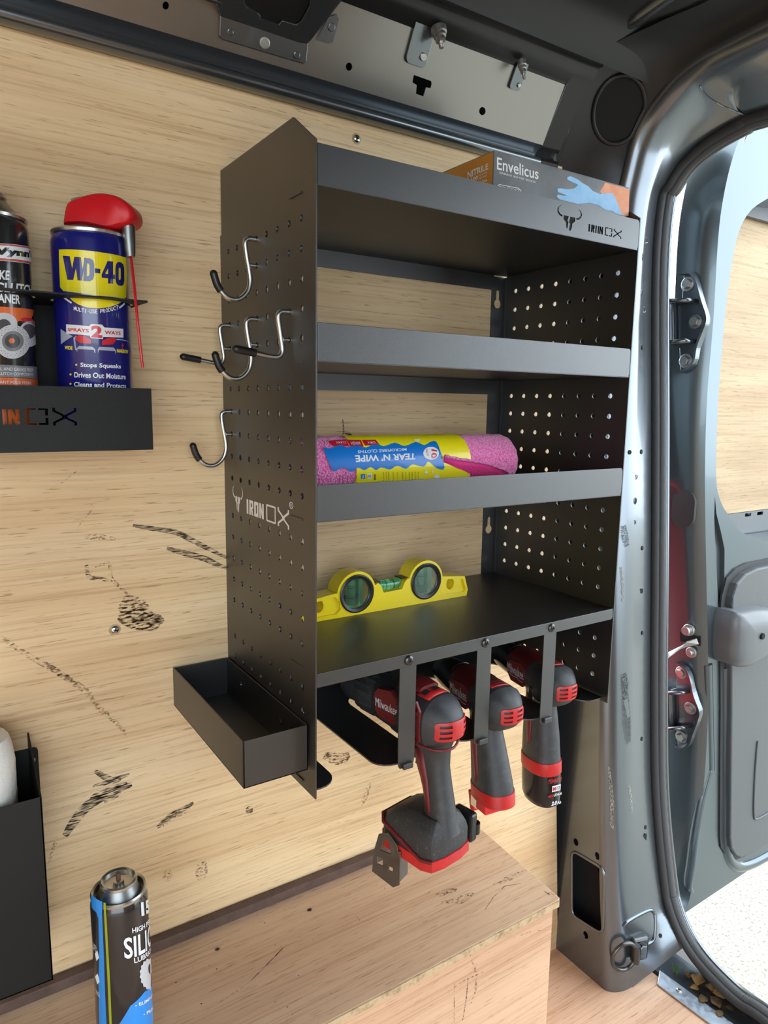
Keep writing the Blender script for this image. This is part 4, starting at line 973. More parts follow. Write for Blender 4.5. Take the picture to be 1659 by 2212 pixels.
# ---- five hooks on the left side panel
YC = lambda c: -0.0234-0.0244*c
def hook(lab, y, pin, path, grp, zs):
    t = thing('tool_hook', lab, 'hook', (0,y,pin), grp)
    P = spline([(0.006,y,path[0][1])]+[(a,y,b) for a,b in path], 6)
    mb = MB(); mb.tube(P, 0.0024, 12); mb.build('rod', K['chrome'], t, smooth=60)
    n = len(P); acc = 0; i = n-1
    while acc < 0.0165: acc += (P[i]-P[i-1]).length; i -= 1
    cp = P[i:]; e = (cp[-1]-cp[-2]).normalized(); cp = [p for p in cp]+[cp[-1]+e*0.002,cp[-1]+e*0.0035]
    rs = [0.0036]*(len(cp)-3)+[0.0037,0.0031,0.0012]
    mb = MB(); mb.tube(cp, rs, 12); mb.build('rubber_cap', K['cap'], t, smooth=60)
    zz = pin-0.0246; xr = min(P, key=lambda p: abs(p.z-zz)+(10 if p.x < -0.02 else 0)).x
    mb = MB(); mb.tube([(xr+0.001,y,zz),(0.004,y,zz)], 0.0019, 10); mb.lathe([(0.0026,0),(0.0026,0.001)], fr((xr+0.0022,y,zz),(0,-1,0),(0,0,1)), 10); mb.build('locating_pin', K['chrome'], t, smooth=60)
J = lambda z: [(-0.004,z),(-0.0085,z-0.0006),(-0.0112,z-0.0042),(-0.0100,z-0.016),(-0.0075,z-0.030),(-0.0068,z-0.040),(-0.0100,z-0.050),(-0.0190,z-0.0575),(-0.0300,z-0.0570),(-0.0390,z-0.0480),(-0.0432,z-0.0365)]
Ls = lambda z: [(-0.004,z),(-0.0085,z-0.0006),(-0.0112,z-0.0045),(-0.0098,z-0.016),(-0.0078,z-0.029),(-0.0076,z-0.0350),(-0.0105,z-0.0393),(-0.0170,z-0.0402),(-0.0330,z-0.0378),(-0.0510,z-0.0352)]
hook('curved J-shaped steel hook in the top rows of the side panel', YC(3), 0.5225, J(0.5225), 'hooks on the side panel', 0)
hook('straight steel hook near the rear edge of the side panel', YC(0), 0.4475, Ls(0.4475), 'hooks on the side panel', 0)
hook('curved J-shaped steel hook between the two straight hooks', YC(3), 0.4475, J(0.4475), 'hooks on the side panel', 0)
hook('straight steel hook nearest the front edge of the side panel', YC(6), 0.4475, Ls(0.4475), 'hooks on the side panel', 0)
hook('curved J-shaped steel hook at the rear edge, lowest of the hooks', YC(0), 0.3564, J(0.3564), 'hooks on the side panel', 0)

# ---- glove box on the top shelf
gx0, gx1, gy0, gy1, gz0, gz1 = 0.2045, 0.4085, -0.2050, -0.085, 0.5457, 0.6145
gb = thing('glove_box', 'charcoal and orange cardboard box of nitrile gloves on the top shelf', 'box', ((gx0+gx1)/2,(gy0+gy1)/2,gz0))
mb = MB(); mb.box(gx0,gx1,gy0,gy1,gz0,gz1); mb.build('carton', K['boxgrey'], gb, bevel=0.0006)
GF = Flat(fr((0,gy0,0),(1,0,0),(0,0,1))); GL = Flat(fr((gx0,0,0),(0,-1,0),(0,0,1)))
zg = lambda x, y: (900+x/3.19, 280+y/3.19)
e_ = 0.0012
prn('end_print', GL, K['boxorange'], gb, upolys=[[(-gy1-0,gz0+e_),(-gy0-e_,gz0+e_),(-gy0-e_,gz1-e_),(-gy1,gz1-e_)]])
prn('end_lettering', GL, K['white'], gb, texts=[('NITRILE',zg(352,340),zg(495,272),zg(352,292),zg(495,232),0.02),('100',zg(378,362),zg(425,340),zg(378,335),zg(425,315),0.03),('GLOVES',zg(430,325),zg(487,300),zg(430,312),zg(487,288)),('SIZE ONLY',zg(430,345),zg(487,322),zg(430,332),zg(487,308)),('ULTRA',zg(430,378),zg(487,356),zg(430,360),zg(487,340),0.02)], layer=2)
prn('front_print', GF, K['boxorange2'], gb, polys=[[zg(1298,365),zg(1466,412),zg(1460,598),zg(1400,585),zg(1262,428)]])
gl = [(1035,328),(1060,322),(1110,345),(1140,368),(1180,390),(1215,425),(1262,445),(1300,438),(1350,440),(1372,480),(1395,540),(1412,588),(1380,584),(1345,560),(1300,555),(1250,520),(1190,505),(1110,512),(1050,498),(985,482),(963,462),(972,448),(1010,456),(1035,455),(970,430),(968,408),(985,404),(1040,412),(1085,405),(1110,380),(1070,362),(1038,345)]
prn('glove_print', GF, K['glove'], gb, polys=[[zg(*p) for p in gl]], layer=2)
prn('front_lettering', GF, K['white'], gb, texts=[('Envelicus',zg(552,275),zg(838,345),zg(552,190),zg(838,268),0.012),('EDINBURGH  NEW YORK  BANGKOK',zg(570,303),zg(820,370),zg(570,290),zg(820,356)),('POCKET',zg(566,402),zg(712,432),zg(566,388),zg(712,415),0.01)], layer=2)
ro = [zg(*p) for p in ((556,392),(566,376),(700,402),(720,420),(720,440),(556,410))]; ri = [zg(*p) for p in ((560,394),(568,381),(699,407),(714,422),(714,436),(560,407))]
prn('front_frame', GF, K['white'], gb, polys=[{'o':ro,'h':[ri]}], layer=2)

# ---- pink cloth roll on the third shelf
RR = 0.0335; rc_ = V((0.0,-0.103,0.2653+RR)); rx0, rx1 = 0.035, 0.326
cr = thing('cloth_roll', 'pink microfibre cloth roll with yellow and blue paper band', 'cloth roll', (0.18,rc_.y,0.2645))
rf = (V((0,rc_.y,rc_.z)), V((0,-1,0)), V((0,0,1)), V((-1,0,0)))
rf = (V((0,rc_.y,rc_.z)), V((0,-1,0)), V((0,0,-1)), V((1,0,0)))
rings = []
for i in range(61):
    x = rx0+(rx1-rx0)*i/60; e = min((i)/3.0, (60-i)/3.0, 1.0); R_ = RR*(0.86+0.14*math.sqrt(max(0,1-(1-e)**2)))
    rings.append([V((x,rc_.y-math.cos(2*PI*k/48)*(R_+0.0006*math.sin(k*2.1+i*0.9)),rc_.z-math.sin(2*PI*k/48)*(R_+0.0006*math.sin(k*1.3+i*1.7)))) for k in range(48)])
mb = MB(); mb.loft(rings, True, True); mb.build('rolled_cloth', K['pink'], cr, smooth=60)
RC = Cyl((V((0,rc_.y,rc_.z)), V((0,-1,0)), V((0,0,-1)), V((1,0,0))), RR+0.0008, 0.0)
# u = arc length (downwards), v = x
zr = lambda x, y: (660+x/3.318, 880+y/3.318)
l0, l1 = 0.0915, 0.2465
prn('paper_band', RC, K['lblyellow'], cr, upolys=[[(-0.050,l0),(0.038,l0-0.0),(0.038,l1),(-0.050,l1)]], layer=1, lift=0.0002)
mb = MB()
tp_ = [(120,285),(180,295),(250,268),(300,290),(370,262),(430,290),(500,258),(560,280),(640,255),(710,278),(790,250),(850,272),(905,245),(945,262)]
bt_ = [(995,430),(940,436),(880,388),(845,425),(765,408),(720,440),(655,418),(605,445),(540,430),(505,450),(465,428),(420,450),(375,432),(330,462),(265,432),(200,458),(160,380),(125,288)]
prn('band_print', RC, K['lblblue'], cr, polys=[[(p.x,p.y) for p in spline([(a,b,0) for a,b in [zr(*p) for p in tp_+bt_]],3)]], layer=2, lift=0.0002)
prn('band_print', RC, K['wdred'], cr, polys=[[zr(*p) for p in ((160,242),(285,232),(310,278),(200,278))],[zr(*p) for p in ((292,234),(395,236),(415,282),(322,280))],[zr(*p) for p in ((402,236),(500,234),(530,268),(425,276))]], layer=2, lift=0.0002)
prn('band_print', RC, K['white'], cr, polys=[[zr(898+56*math.cos(a),330+46*math.sin(a)) for a in [2*PI*k/24 for k in range(24)]], [zr(*p) for p in ((862,440),(868,458),(882,464),(868,468),(862,482),(856,468),(842,464),(856,458))], [zr(912+9*math.cos(a),460+9*math.sin(a)) for a in [2*PI*k/10 for k in range(10)]], [zr(940+20*math.cos(a),495+14*math.sin(a)) for a in [2*PI*k/12 for k in range(12)]],[zr(800+24*math.cos(a),236+8*math.sin(a)) for a in [2*PI*k/12 for k in range(12)]]], layer=3, lift=0.0002)
prn('band_lettering', RC, K['white'], cr, texts=[("TEAR N' WIPE",zr(788,330),zr(352,345),zr(785,375),zr(358,395),0.03),('MICROFIBRE CLOTHS',zr(722,293),zr(372,310),zr(722,312),zr(372,332),0.01)], layer=3, lift=0.0002)
prn('band_lettering', RC, K['wdred'], cr, texts=[('10',zr(900,300),zr(895,370),zr(940,310),zr(938,362),0.03),('PACK',zr(858,310),zr(868,350),zr(870,300),zr(882,350),0.01)], layer=4, lift=0.0002)
prn('band_lettering', RC, K['white'], cr, texts=[('CLEAN',zr(285,248),zr(215,248),zr(290,262),zr(222,264)),('WASH',zr(390,248),zr(320,250),zr(395,268),zr(330,270)),('DRY',zr(495,248),zr(435,248),zr(500,262),zr(445,262))], layer=4, lift=0.0002)
small = []
for x in (240,262,296,330,362,555,575,590,625,655,690,715,740,760,785,805):
    small.append(('small print line' if x % 2 else 'care and address', zr(x+6,545 if x < 700 else 520), zr(x+6,485 if x < 500 else 462), zr(x-5,545 if x < 700 else 520), zr(x-5,485 if x < 500 else 462)))
small.append(('www.', zr(505,520), zr(505,475), zr(488,520), zr(488,475), 0.02))
prn('band_small_print', RC, K['discdark'], cr, texts=small, layer=3, lift=0.0002, join=True)
prn('icon_print', RC, K['lblblue'], cr, polys=[[zr(*p) for p in ((394,478),(424,476),(426,510),(396,512))]], layer=3, lift=0.0002)
prn('icon_print', RC, K['white'], cr, texts=[('f',zr(414,482),zr(404,482),zr(414,508),zr(404,508),0.02)], polys=[[zr(*p) for p in ((440,474),(472,472),(474,508),(442,510))]], layer=4, lift=0.0002)
prn('icon_print', RC, K['discdark'], cr, polys=[{'o':[zr(457+10*math.cos(a),491+10*math.sin(a)) for a in [2*PI*k/14 for k in range(14)]],'h':[[zr(457+6*math.cos(a),491+6*math.sin(a)) for a in [2*PI*k/14 for k in range(14)]]]}], layer=5, lift=0.0002)
# loose flap at the end of the roll
top = [zr(1000,348),zr(1100,372),(zr(1200,385)),zr(1300,402),zr(1380,430),zr(1452,460)]
fl = []
for i, p in enumerate(top):
    a = V(on(*p,1,rc_.y-RR-0.002-0.0025*i)); b = V(on(*p,1,rc_.y-RR+0.002))+V((-0.006,0,-0.020-0.001*i)); b.y = rc_.y-RR*0.80; b.z = max(b.z,0.2675)
    fl.append([a,a.lerp(b,0.3)+V((0,-0.002,0)),a.lerp(b,0.65)+V((0,-0.0015,0)),b])
mb = MB(); mb.loft(fl, False); o = mb.build('loose_flap', K['hotpink'], cr, smooth=60); md = o.modifiers.new('solid','SOLIDIFY'); md.thickness = 0.0022
hem = spline([r[0] for r in fl]+[V(on(*zr(1475,520),1,rc_.y-RR-0.012))],4)
mb = MB(); mb.tube(hem, [0.0018+0.0004*math.sin(i*2.4) for i in range(len(hem)-3)]+[0.0015,0.001,0.0006], 8); mb.build('hem', K['pink'], cr, smooth=60)
mb = MB()
sp2 = [V((rx0-0.0006, rc_.y-math.cos(t)*0.0036*t*0.45, rc_.z+math.sin(t)*0.0036*t*0.45)) for t in [0.6*k for k in range(30)]]
mb.tube(sp2, 0.0010, 6); mb.build('roll_spiral', K['pink'], cr)

# ---- yellow spirit level on the bottom shelf
ly = -0.083; lt = 0.0235; lz = 0.1230
lv = thing('spirit_level', 'yellow cast torpedo spirit level with three green vials', 'spirit level', (0.17,ly+lt/2,lz))
LF = fr((0,ly,0),(1,0,0),(0,0,1)); LFS = Flat(LF)
def lu_(x, y): return LFS.uv(660+x/3.318, 880+y/3.318)
cA, cB = (0.1262,0.1487), (0.2262,0.1507); rO = 0.0262; rI = 0.0225
def arc(c, r, a0, a1, n=14): return [(c[0]+r*math.cos(a0+(a1-a0)*k/n), c[1]+r*math.sin(a0+(a1-a0)*k/n)) for k in range(n+1)]
xL, xR = 0.046, 0.2945
ol = [(xL,lz),(xR-0.002,lz),(xR,lz+0.008),(xR-0.006,lz+0.0265)]+[(0.252,lz+0.0305)]+arc(cB,rO,0.12,PI-0.25)+[(0.1985,lz+0.0345),(0.1945,lz+0.031),(0.1905,lz+0.0225),(0.164,lz+0.0215),(0.160,lz+0.031),(0.156,lz+0.0345)]+arc(cA,rO,0.25,PI-0.12)+[(0.0985,lz+0.0295),(xL+0.006,lz+0.0245),(xL,lz+0.008)]
hs = [ell(*cA,rI,rI,28), ell(*cB,rI,rI,28), ell(0.0778,lz+0.0165,0.0062,0.0075,16), ell(0.2672,lz+0.0185,0.0062,0.0075,16)]
mb = MB(); mb.plate(ol, hs, (V((0,ly+0.003,0)),LF[1],LF[2],LF[3]), lt-0.003); body = mb.build('cast_body', K['yellow'], lv, bevel=0.0012)
# raised web around the recessed end pockets
pkL = [(xL+0.004,lz+0.005),(0.100,lz+0.005),(0.105,lz+0.010),(0.103,lz+0.020),(0.097,lz+0.0255),(xL+0.006,lz+0.0205)]
pkR = [(0.250,lz+0.007),(xR-0.006,lz+0.006),(xR-0.004,lz+0.009),(xR-0.009,lz+0.0235),(0.252,lz+0.0265),(0.249,lz+0.018)]
mb = MB(); mb.plate(ol, [ell(*cA,rI,rI,28), ell(*cB,rI,rI,28), pkL, pkR], LF, 0.0032); mb.build('raised_web', K['yellow'], lv, bevel=0.0012)
for c, nm in ((cA,'A'),(cB,'B')):
    f = (V((c[0],ly,c[1])), V((1,0,0)), V((0,0,1)), V((0,-1,0)))
    mb = MB(); mb.lathe([(rI,-0.001),(rI+0.0005,0.0012),(rI-0.0012,0.0020),(rI-0.0042,0.0012),(rI-0.0045,-0.004)], f, 40, False); rg = mb.build('vial_ring', K['cap'], lv, smooth=40)
    mb = MB(); mb.lathe([(rI-0.0044,-0.0008),(rI-0.0044,0.0001)], f, 36); mb.build('vial_lens', K['glass'], rg)
    xv = c[0]-0.003
    mb = MB(); mb.tube([(xv,ly+0.009,c[1]-0.0175),(xv,ly+0.009,c[1]+0.0175)], 0.0058, 18); mb.build('vial', K['vial'], rg, smooth=50)
    for dz in (-0.006,0.006):
        mb = MB(); mb.tube([(xv+0.0059*math.cos(2*PI*k/18),ly+0.009+0.0059*math.sin(2*PI*k/18),c[1]+dz) for k in range(18)], 0.00035, 5, closed=True); mb.build('vial_line', K['cap'], rg)
    mb = MB(); mb.tube([(xv,ly+0.009,c[1]+0.010),(xv,ly+0.009,c[1]+0.015)], [0.0035,0.0035], 12); mb.build('bubble', K['bubble'], rg)
    mb = MB(); mb.box(c[0]+0.004,c[0]+0.010,ly+0.003,ly+0.015,c[1]-0.0165,c[1]+0.0165); mb.build('vial_holder', K['vial'], rg)
vc = V((0.177,ly+lt/2,lz+0.0275))
mb = MB(); mb.tube([vc-V((0.0165,0,0)),vc+V((0.0165,0,0))], 0.0062, 18); v_ = mb.build('centre_vial', K['vial'], lv, smooth=50)
for dx in (-0.0055,0.0055):
    mb = MB(); mb.tube([(vc.x+dx,vc.y+0.0063*math.cos(2*PI*k/18),vc.z+0.0063*math.sin(2*PI*k/18)) for k in range(18)], 0.0004, 5, closed=True); mb.build('vial_line', K['cap'], v_)
for x in (0.157,0.1975):
    mb = MB(); mb.box(x-0.005,x+0.005,ly+0.004,ly+lt-0.004,lz+0.0335,lz+0.0352); mb.build('vial_clip', K['cap'], lv)

# ================================================================== CAN RACK AND CANS
rk = thing('can_rack', 'black metal spray can rack with cut-out lettering on the plywood wall', 'can rack', (-0.28,-0.046,0.321))
yk = -0.092; xk0, xk1 = -0.46, -0.1035
KF = fr((0,yk,0),(1,0,0),(0,0,1))
mb = MB(); mb.plate([(xk0,0.3215),(xk1,0.3215),(xk1,0.3780),(xk0,0.3780)], ox_logo(-0.2786,0.3428,0.115,0.0245,True)[4:], KF, T); mb.build('front_plate', K['dulled'], rk)
mb = MB(); mb.box(xk0,xk1,yk+T,-0.001,0.3215,0.3215+T); mb.build('bottom_plate', K['dulled'], rk)
mb = MB(); mb.box(xk0,xk1-0.008,-0.002,-0.0006,0.3215,0.457); mb.build('back_plate', K['dulled'], rk)
cx = [-0.1425,-0.2262,-0.31,-0.394]; cy = -0.0475
mb = MB(); mb.plate([(xk0,yk),(xk1-0.002,yk),(xk1,yk+0.002),(xk1-0.004,-0.0006),(xk0,-0.0006)], [ell(x,cy,0.0362,0.0362,40) for x in cx], fr((0,0,0.4565),(1,0,0),(0,1,0)), T); mb.build('ring_plate', K['dulled'], rk)

RW = 0.0333
def canbody(t, c, R, z0, z1, m, ringm=None, neck=True):
    f = (V((c[0],c[1],0)), V((1,0,0)), V((0,1,0)), V((0,0,1)))
    mb = MB(); mb.lathe([(R-0.003,z0),(R,z0+0.004),(R,z1-0.009),(R-0.0008,z1-0.005),(R-0.002,z1-0.0022)], f, 64); mb.build('can_body', m, t, smooth=40)
    mb = MB(); mb.lathe([(R-0.002,z1-0.0022),(R-0.0008,z1-0.0016),(R-0.0005,z1+0.0008),(R-0.0016,z1+0.0022),(R-0.0034,z1+0.0012),(R-0.0036,z1-0.002)], f, 64, False); mb.build('rim', K['canring'], t, smooth=40)
    return f
zw = lambda x, y: (x/3.456, 380+y/3.456)
# ---- dark blue multi-use spray
cw = (cx[0], cy); zwt = 0.5150
wd = thing('spray_can', 'dark blue spray can with yellow panel and red flip-up nozzle', 'spray can', (cw[0],cw[1],0.3232), 'spray cans in the rack')
f = canbody(wd, cw, RW, 0.3232, zwt, K['wdblue'])
mb = MB(); mb.lathe([(RW-0.0036,zwt-0.001),(RW-0.006,zwt+0.002),(RW-0.011,zwt+0.0048),(RW-0.016,zwt+0.0068),(0.014,zwt+0.008)], f, 48); mb.build('dome', K['cangrey'], wd, smooth=60)
ref = math.atan2(-0.98,-0.17); CW = Cyl(f, RW, ref)
prn('yellow_panel', CW, K['wdyel'], wd, polys=[[zw(*p) for p in ((440,550),(600,553),(780,575),(940,612),(945,700),(945,800),(942,905),(930,918),(700,892),(475,860),(450,832),(444,700))], [zw(*p) for p in ((505,895),(620,900),(780,918),(912,935),(880,958),(820,978),(740,990),(660,984),(590,962),(545,935))]])
LW = [(470,596),(522,600),(540,692),(556,604),(604,608),(616,700),(632,610),(640,611),(612,782),(580,780),(568,690),(548,778),(505,776)]
prn('brand_lettering', CW, K['wdblue'], wd, polys=[[zw(*p) for p in LW]], layer=2)
prn('brand_lettering', CW, K['wdblue'], wd, polys=[{'o':[zw(*p) for p in ((628,612),(672,616),(696,632),(704,665),(703,745),(694,775),(668,788),(622,784))],'h':[[zw(*p) for p in ((650,652),(662,655),(668,668),(668,735),(662,748),(648,748))]]}], layer=2)
prn('brand_lettering', CW, K['wdblue'], wd, polys=[[zw(*p) for p in ((708,690),(748,695),(748,728),(708,724))]], layer=2)
prn('brand_lettering', CW, K['wdblue'], wd, polys=[{'o':[zw(*p) for p in ((802,636),(842,640),(843,736),(856,738),(856,770),(843,769),(843,806),(806,803),(806,766),(758,760),(758,735))],'h':[[zw(*p) for p in ((806,690),(806,733),(784,730))]]}], layer=2)
prn('brand_lettering', CW, K['wdblue'], wd, polys=[{'o':[zw(*p) for p in ((880,642),(902,645),(918,662),(925,690),(926,780),(920,812),(904,822),(882,818),(866,800),(860,770),(860,690),(866,656))],'h':[[zw(*p) for p in ((886,685),(896,687),(899,700),(899,765),(895,778),(886,776),(884,760),(884,700))]]}], layer=2)
arcp = [(475,905),(500,925),(535,948)]; arc2 = [(890,985),(910,970),(930,952)]
ar = []
for q in (arcp, arc2): ar.append(ribbon(uvs(CW,[zw(*p) for p in q]), 0.0016))
words = []
tx = 'MULTI-USE PRODUCT'; n = len(tx)
for i, ch in enumerate(tx):
    if ch == ' ': continue
    a = (i+0.5)/n; x = 550+a*335; y = 1000+ -30*(2*a-1)**2+16-8*a; w = 9.0 if ch not in 'I-' else 3.5
    sl_ = -(2*a-1)*0.36*0.35
    h = 15 if ch != '-' else 2.5
    words.append((ch, zw(x-w,y+h+w*-sl_*-1), zw(x+w,y+h-w*-sl_*-1), zw(x-w,y-h+w*-sl_*-1), zw(x+w,y-h-w*-sl_*-1), 0.02))
prn('arc_print', CW, K['wdwhite'], wd, upolys=ar)
prn('arched_lettering', CW, K['wdwhite'], wd, texts=words, join=True)
prn('white_lettering', CW, K['wdwhite'], wd, texts=[('Stops Squeaks',zw(600,1436),zw(902,1448),zw(600,1394),zw(902,1406),0.025),('Drives Out Moisture',zw(555,1505),zw(937,1520),zw(555,1464),zw(937,1480),0.025),('Cleans and Protects',zw(553,1572),zw(940,1588),zw(553,1538),zw(940,1550),0.025)])
prn('banner_print', CW, K['wdwhite'], wd, polys=[[zw(*p) for p in ((495,1108),(665,1122),(680,1105),(760,1110),(780,1132),(918,1142),(920,1208),(770,1202),(768,1218),(680,1212),(668,1192),(497,1178))]], layer=2)
prn('banner_print', CW, K['wdgrey'], wd, polys=[[zw(*p) for p in ((453,1142),(545,1198),(456,1258))],[zw(*p) for p in ((590,1270),(690,1275),(712,1295),(712,1322),(706,1322),(700,1300),(580,1292),(575,1318),(570,1290))],[zw(*p) for p in ((740,1275),(850,1282),(866,1305),(862,1332),(858,1308),(738,1300),(734,1325),(730,1298))],[zw(*p) for p in ((870,1215),(910,1220),(965,1238),(910,1228),(870,1226))],[zw(*p) for p in ((548,1210),(570,1190),(562,1225),(572,1300),(562,1300),(552,1240))]])
prn('red_print', CW, K['wdred'], wd, polys=[[zw(*p) for p in ((562,1205),(590,1188),(640,1196),(678,1222),(682,1254),(600,1248),(572,1226))],[zw(*p) for p in ((760,1232),(800,1212),(850,1205),(868,1222),(842,1258),(760,1262))],[zw(*p) for p in ((912,1248),(922,1270),(915,1270),(914,1300),(908,1300),(909,1270),(902,1268))]], texts=[('2',zw(682,1206),zw(764,1212),zw(680,1115),zw(764,1122),0.05),('SPRAYS',zw(508,1160),zw(664,1170),zw(508,1134),zw(664,1144),0.03),('WAYS',zw(780,1182),zw(898,1190),zw(780,1154),zw(898,1162),0.03)], layer=3)
prn('yellow_lettering', CW, K['wdyel'], wd, polys=[[zw(570+8*math.cos(a),1410+8*math.sin(a)) for a in [2*PI*k/10 for k in range(10)]],[zw(527+8*math.cos(a),1482+8*math.sin(a)) for a in [2*PI*k/10 for k in range(10)]],[zw(527+8*math.cos(a),1552+8*math.sin(a)) for a in [2*PI*k/10 for k in range(10)]]], texts=[('WIDE',zw(484,1295),zw(542,1300),zw(484,1268),zw(542,1272),0.04),('NARROW',zw(872,1318),zw(955,1328),zw(872,1290),zw(955,1300),0.04)])
# flip-up cap
U2 = V((RIGHT.x,RIGHT.y,0)).normalized(); CF = (V((cw[0],cw[1],0)), U2, V((0,0,1)), U2.cross(V((0,0,1))).normalized()); CS = Flat(CF)
cp = [CS.uv(*zw(*p)) for p in ((516,385),(525,320),(545,240),(600,205),(700,172),(800,158),(900,175),(980,220),(1022,265),(1036,310),(1030,350),(1000,380),(930,405),(860,422),(800,412),(730,395),(640,382))]
cp = [(p.x,p.y) for p in spline([(a,b,0) for a,b in cp+[cp[0]]],3)][:-1]
cc = (sum(p[0] for p in cp)/len(cp), sum(p[1] for p in cp)/len(cp))
def cr_(s_, n): return [fp(CF, cc[0]+(a-cc[0])*s_, cc[1]+(b-cc[1])*s_, n) for a,b in cp]
mb = MB(); mb.loft([cr_(0.80,-0.0165),cr_(0.93,-0.0150),cr_(1.0,-0.0105),cr_(1.0,0.0105),cr_(0.95,0.0150),cr_(0.86,0.0168)], True, True); mb.build('red_cap', K['red'], wd, smooth=50)
b_ = [CS.uv(*zw(*p)) for p in ((565,215),(640,185),(650,175),(580,188),(566,195))]
mb = MB(); mb.plate(b_, [], CF, 0.02, 0.010); mb.build('cap_top', K['discgrey'], wd)
sh_ = [fp(CF,*CS.uv(*zw(*p)),0.004) for p in ((968,385),(972,470),(980,560),(985,612))]
mb = MB(); mb.tube(sh_, [0.0062,0.0060,0.0052,0.0042], 12); mb.build('straw_holder', K['cangrey'], wd, smooth=50)
stp = []
for p, n_ in (((978,605),0.010),((1000,800),0.034),((1030,1120),0.036),((1065,1430),0.036)):
    g_ = (CF[0]+CF[3]*n_, CF[1], CF[2], CF[3]); stp.append(fp(g_, *Flat(g_).uv(*zw(*p))))
mb = MB(); mb.tube(stp, 0.0013, 8); mb.build('straw', K['wdred'], wd, smooth=50)
# ---- black brake cleaner
cb_ = (cx[1], cy); zbt = 0.5185
bc = thing('spray_can', 'black spray can printed with brake discs and red nozzle', 'spray can', (cb_[0],cb_[1],0.3232), 'spray cans in the rack')
f = canbody(bc, cb_, RW, 0.3232, zbt, K['canblack'])
mb = MB(); mb.lathe([(RW-0.0036,zbt-0.001),(RW-0.008,zbt+0.005),(RW-0.014,zbt+0.012),(0.0165,zbt+0.0155)], f, 48); mb.build('dome', K['cangrey'], bc, smooth=60)
mb = MB(); mb.lathe([(0.0165,zbt+0.0150),(0.0178,zbt+0.0165),(0.0178,zbt+0.0195),(0.0160,zbt+0.0212),(0.012,zbt+0.0205)], f, 40); mb.build('valve_cup', K['canring'], bc, smooth=40)
mb = MB(); mb.lathe([(0.0120,zbt+0.020),(0.0118,zbt+0.0235),(0.0088,zbt+0.026),(0.0082,zbt+0.036),(0.0075,zbt+0.0385),(0.004,zbt+0.039)], f, 32); nz = mb.build('nozzle', K['red'], bc, smooth=40)
CB = Cyl(f, RW, math.atan2(-0.98,-0.10)); zn = lambda x, y: (x/3.8125, 400+y/3.8125)
def pill(x0,y0,x1,y1,sk): 
    return [(a,b+sk*(a-x0)) for a,b in rrect(x0,y0,x1,y1,(y1-y0)/2*0.98,6)]
for k, (m_, d) in enumerate((('wdwhite',0),('purple',5),('orange',10),('wdred',16),('wdwhite',24))):
    prn('badge_print', CB, K[m_], bc, polys=[[zn(*p) for p in pill(-180+d,470+d*0.8,322-d,612-d*0.8,0.10)]], layer=1+k)
prn('badge_lettering', CB, K['canblack'], bc, texts=[("Wynn's",zn(-150,590),zn(252,622),zn(-150,505),zn(258,545),0.06)], layer=6)
prn('white_lettering', CB, K['wdwhite'], bc, texts=[('BRAKE',zn(-150,770),zn(76,782),zn(-150,695),zn(78,705),0.03),('& CLUTCH',zn(-150,878),zn(258,902),zn(-150,798),zn(258,826),0.03),('CLEANER',zn(-150,962),zn(165,982),zn(-150,890),zn(165,905),0.03)])
prn('orange_print', CB, K['orange'], bc, polys=[[zn(*p) for p in ((-180,995),(0,1000),(150,1010),(282,1030),(240,1120),(150,1120),(100,1180),(0,1180),(-180,1170))],[zn(*p) for p in ((-180,1580),(0,1582),(180,1590),(335,1604),(333,1660),(0,1650),(-180,1645))],[zn(*p) for p in ((-180,1290),(0,1330),(0,1480),(-180,1475))]])
prn('grey_print', CB, K['discgrey'], bc, polys=[[zn(*p) for p in ((-180,1470),(0,1478),(180,1488),(325,1498),(335,1600),(180,1586),(0,1578),(-180,1575))]])
prn('white_lettering', CB, K['wdwhite'], bc, texts=[('REMOVES OIL AND GREASE FROM',zn(-200,1520),zn(270,1538),zn(-200,1496),zn(270,1510)),('BRAKE & CLUTCH COMPONENTS',zn(-180,1560),zn(272,1572),zn(-180,1538),zn(272,1548)),('NETTOYANT POUR FREINS',zn(-150,1630),zn(255,1642),zn(-150,1606),zn(255,1618))], layer=2)
E_ = lambda x, y, a, b, r=0.0, n=28: [zn(x+a*math.cos(t)*math.cos(r)-b*math.sin(t)*math.sin(r), y+a*math.cos(t)*math.sin(r)+b*math.sin(t)*math.cos(r)) for t in [2*PI*k/n for k in range(n)]]
prn('red_print', CB, K['wdred'], bc, polys=[[zn(*p) for p in ((168,1100),(200,1088),(260,1100),(310,1130),(330,1165),(322,1190),(290,1160),(240,1130),(180,1120))]], layer=2)
prn('disc_print', CB, K['disc'], bc, polys=[E_(30,1145,112,95),E_(240,1225,92,108,0.2)], layer=2)
prn('disc_print', CB, K['discdark'], bc, polys=[E_(30,1165,60,62),E_(232,1205,58,62,0.2)], layer=3)
prn('disc_print', CB, K['disc'], bc, polys=[E_(100,1290,142,140)], layer=4)
prn('disc_print', CB, K['discgrey'], bc, polys=[E_(102,1285,88,84)], layer=5)
prn('disc_print', CB, K['discdark'], bc, polys=[E_(98,1284,62,58)], layer=6)
prn('disc_print', CB, K['orange'], bc, polys=[E_(92,1282,25,24,0,6)], layer=7)
dots = []
for k in range(18):
    for rr in (104,116,128): 
        a = 2*PI*k/18+rr*0.012; dots.append(E_(100+rr*math.cos(a),1290+rr*0.98*math.sin(a),3.4,3.4,0,6))
prn('disc_print', CB, K['discdark'], bc, polys=dots, layer=5)
prn('foot_lettering', CB, K['orange'], bc, polys=[[zn(*p) for p in ((-180,1660),(335,1670),(335,2050),(-180,2040))]])

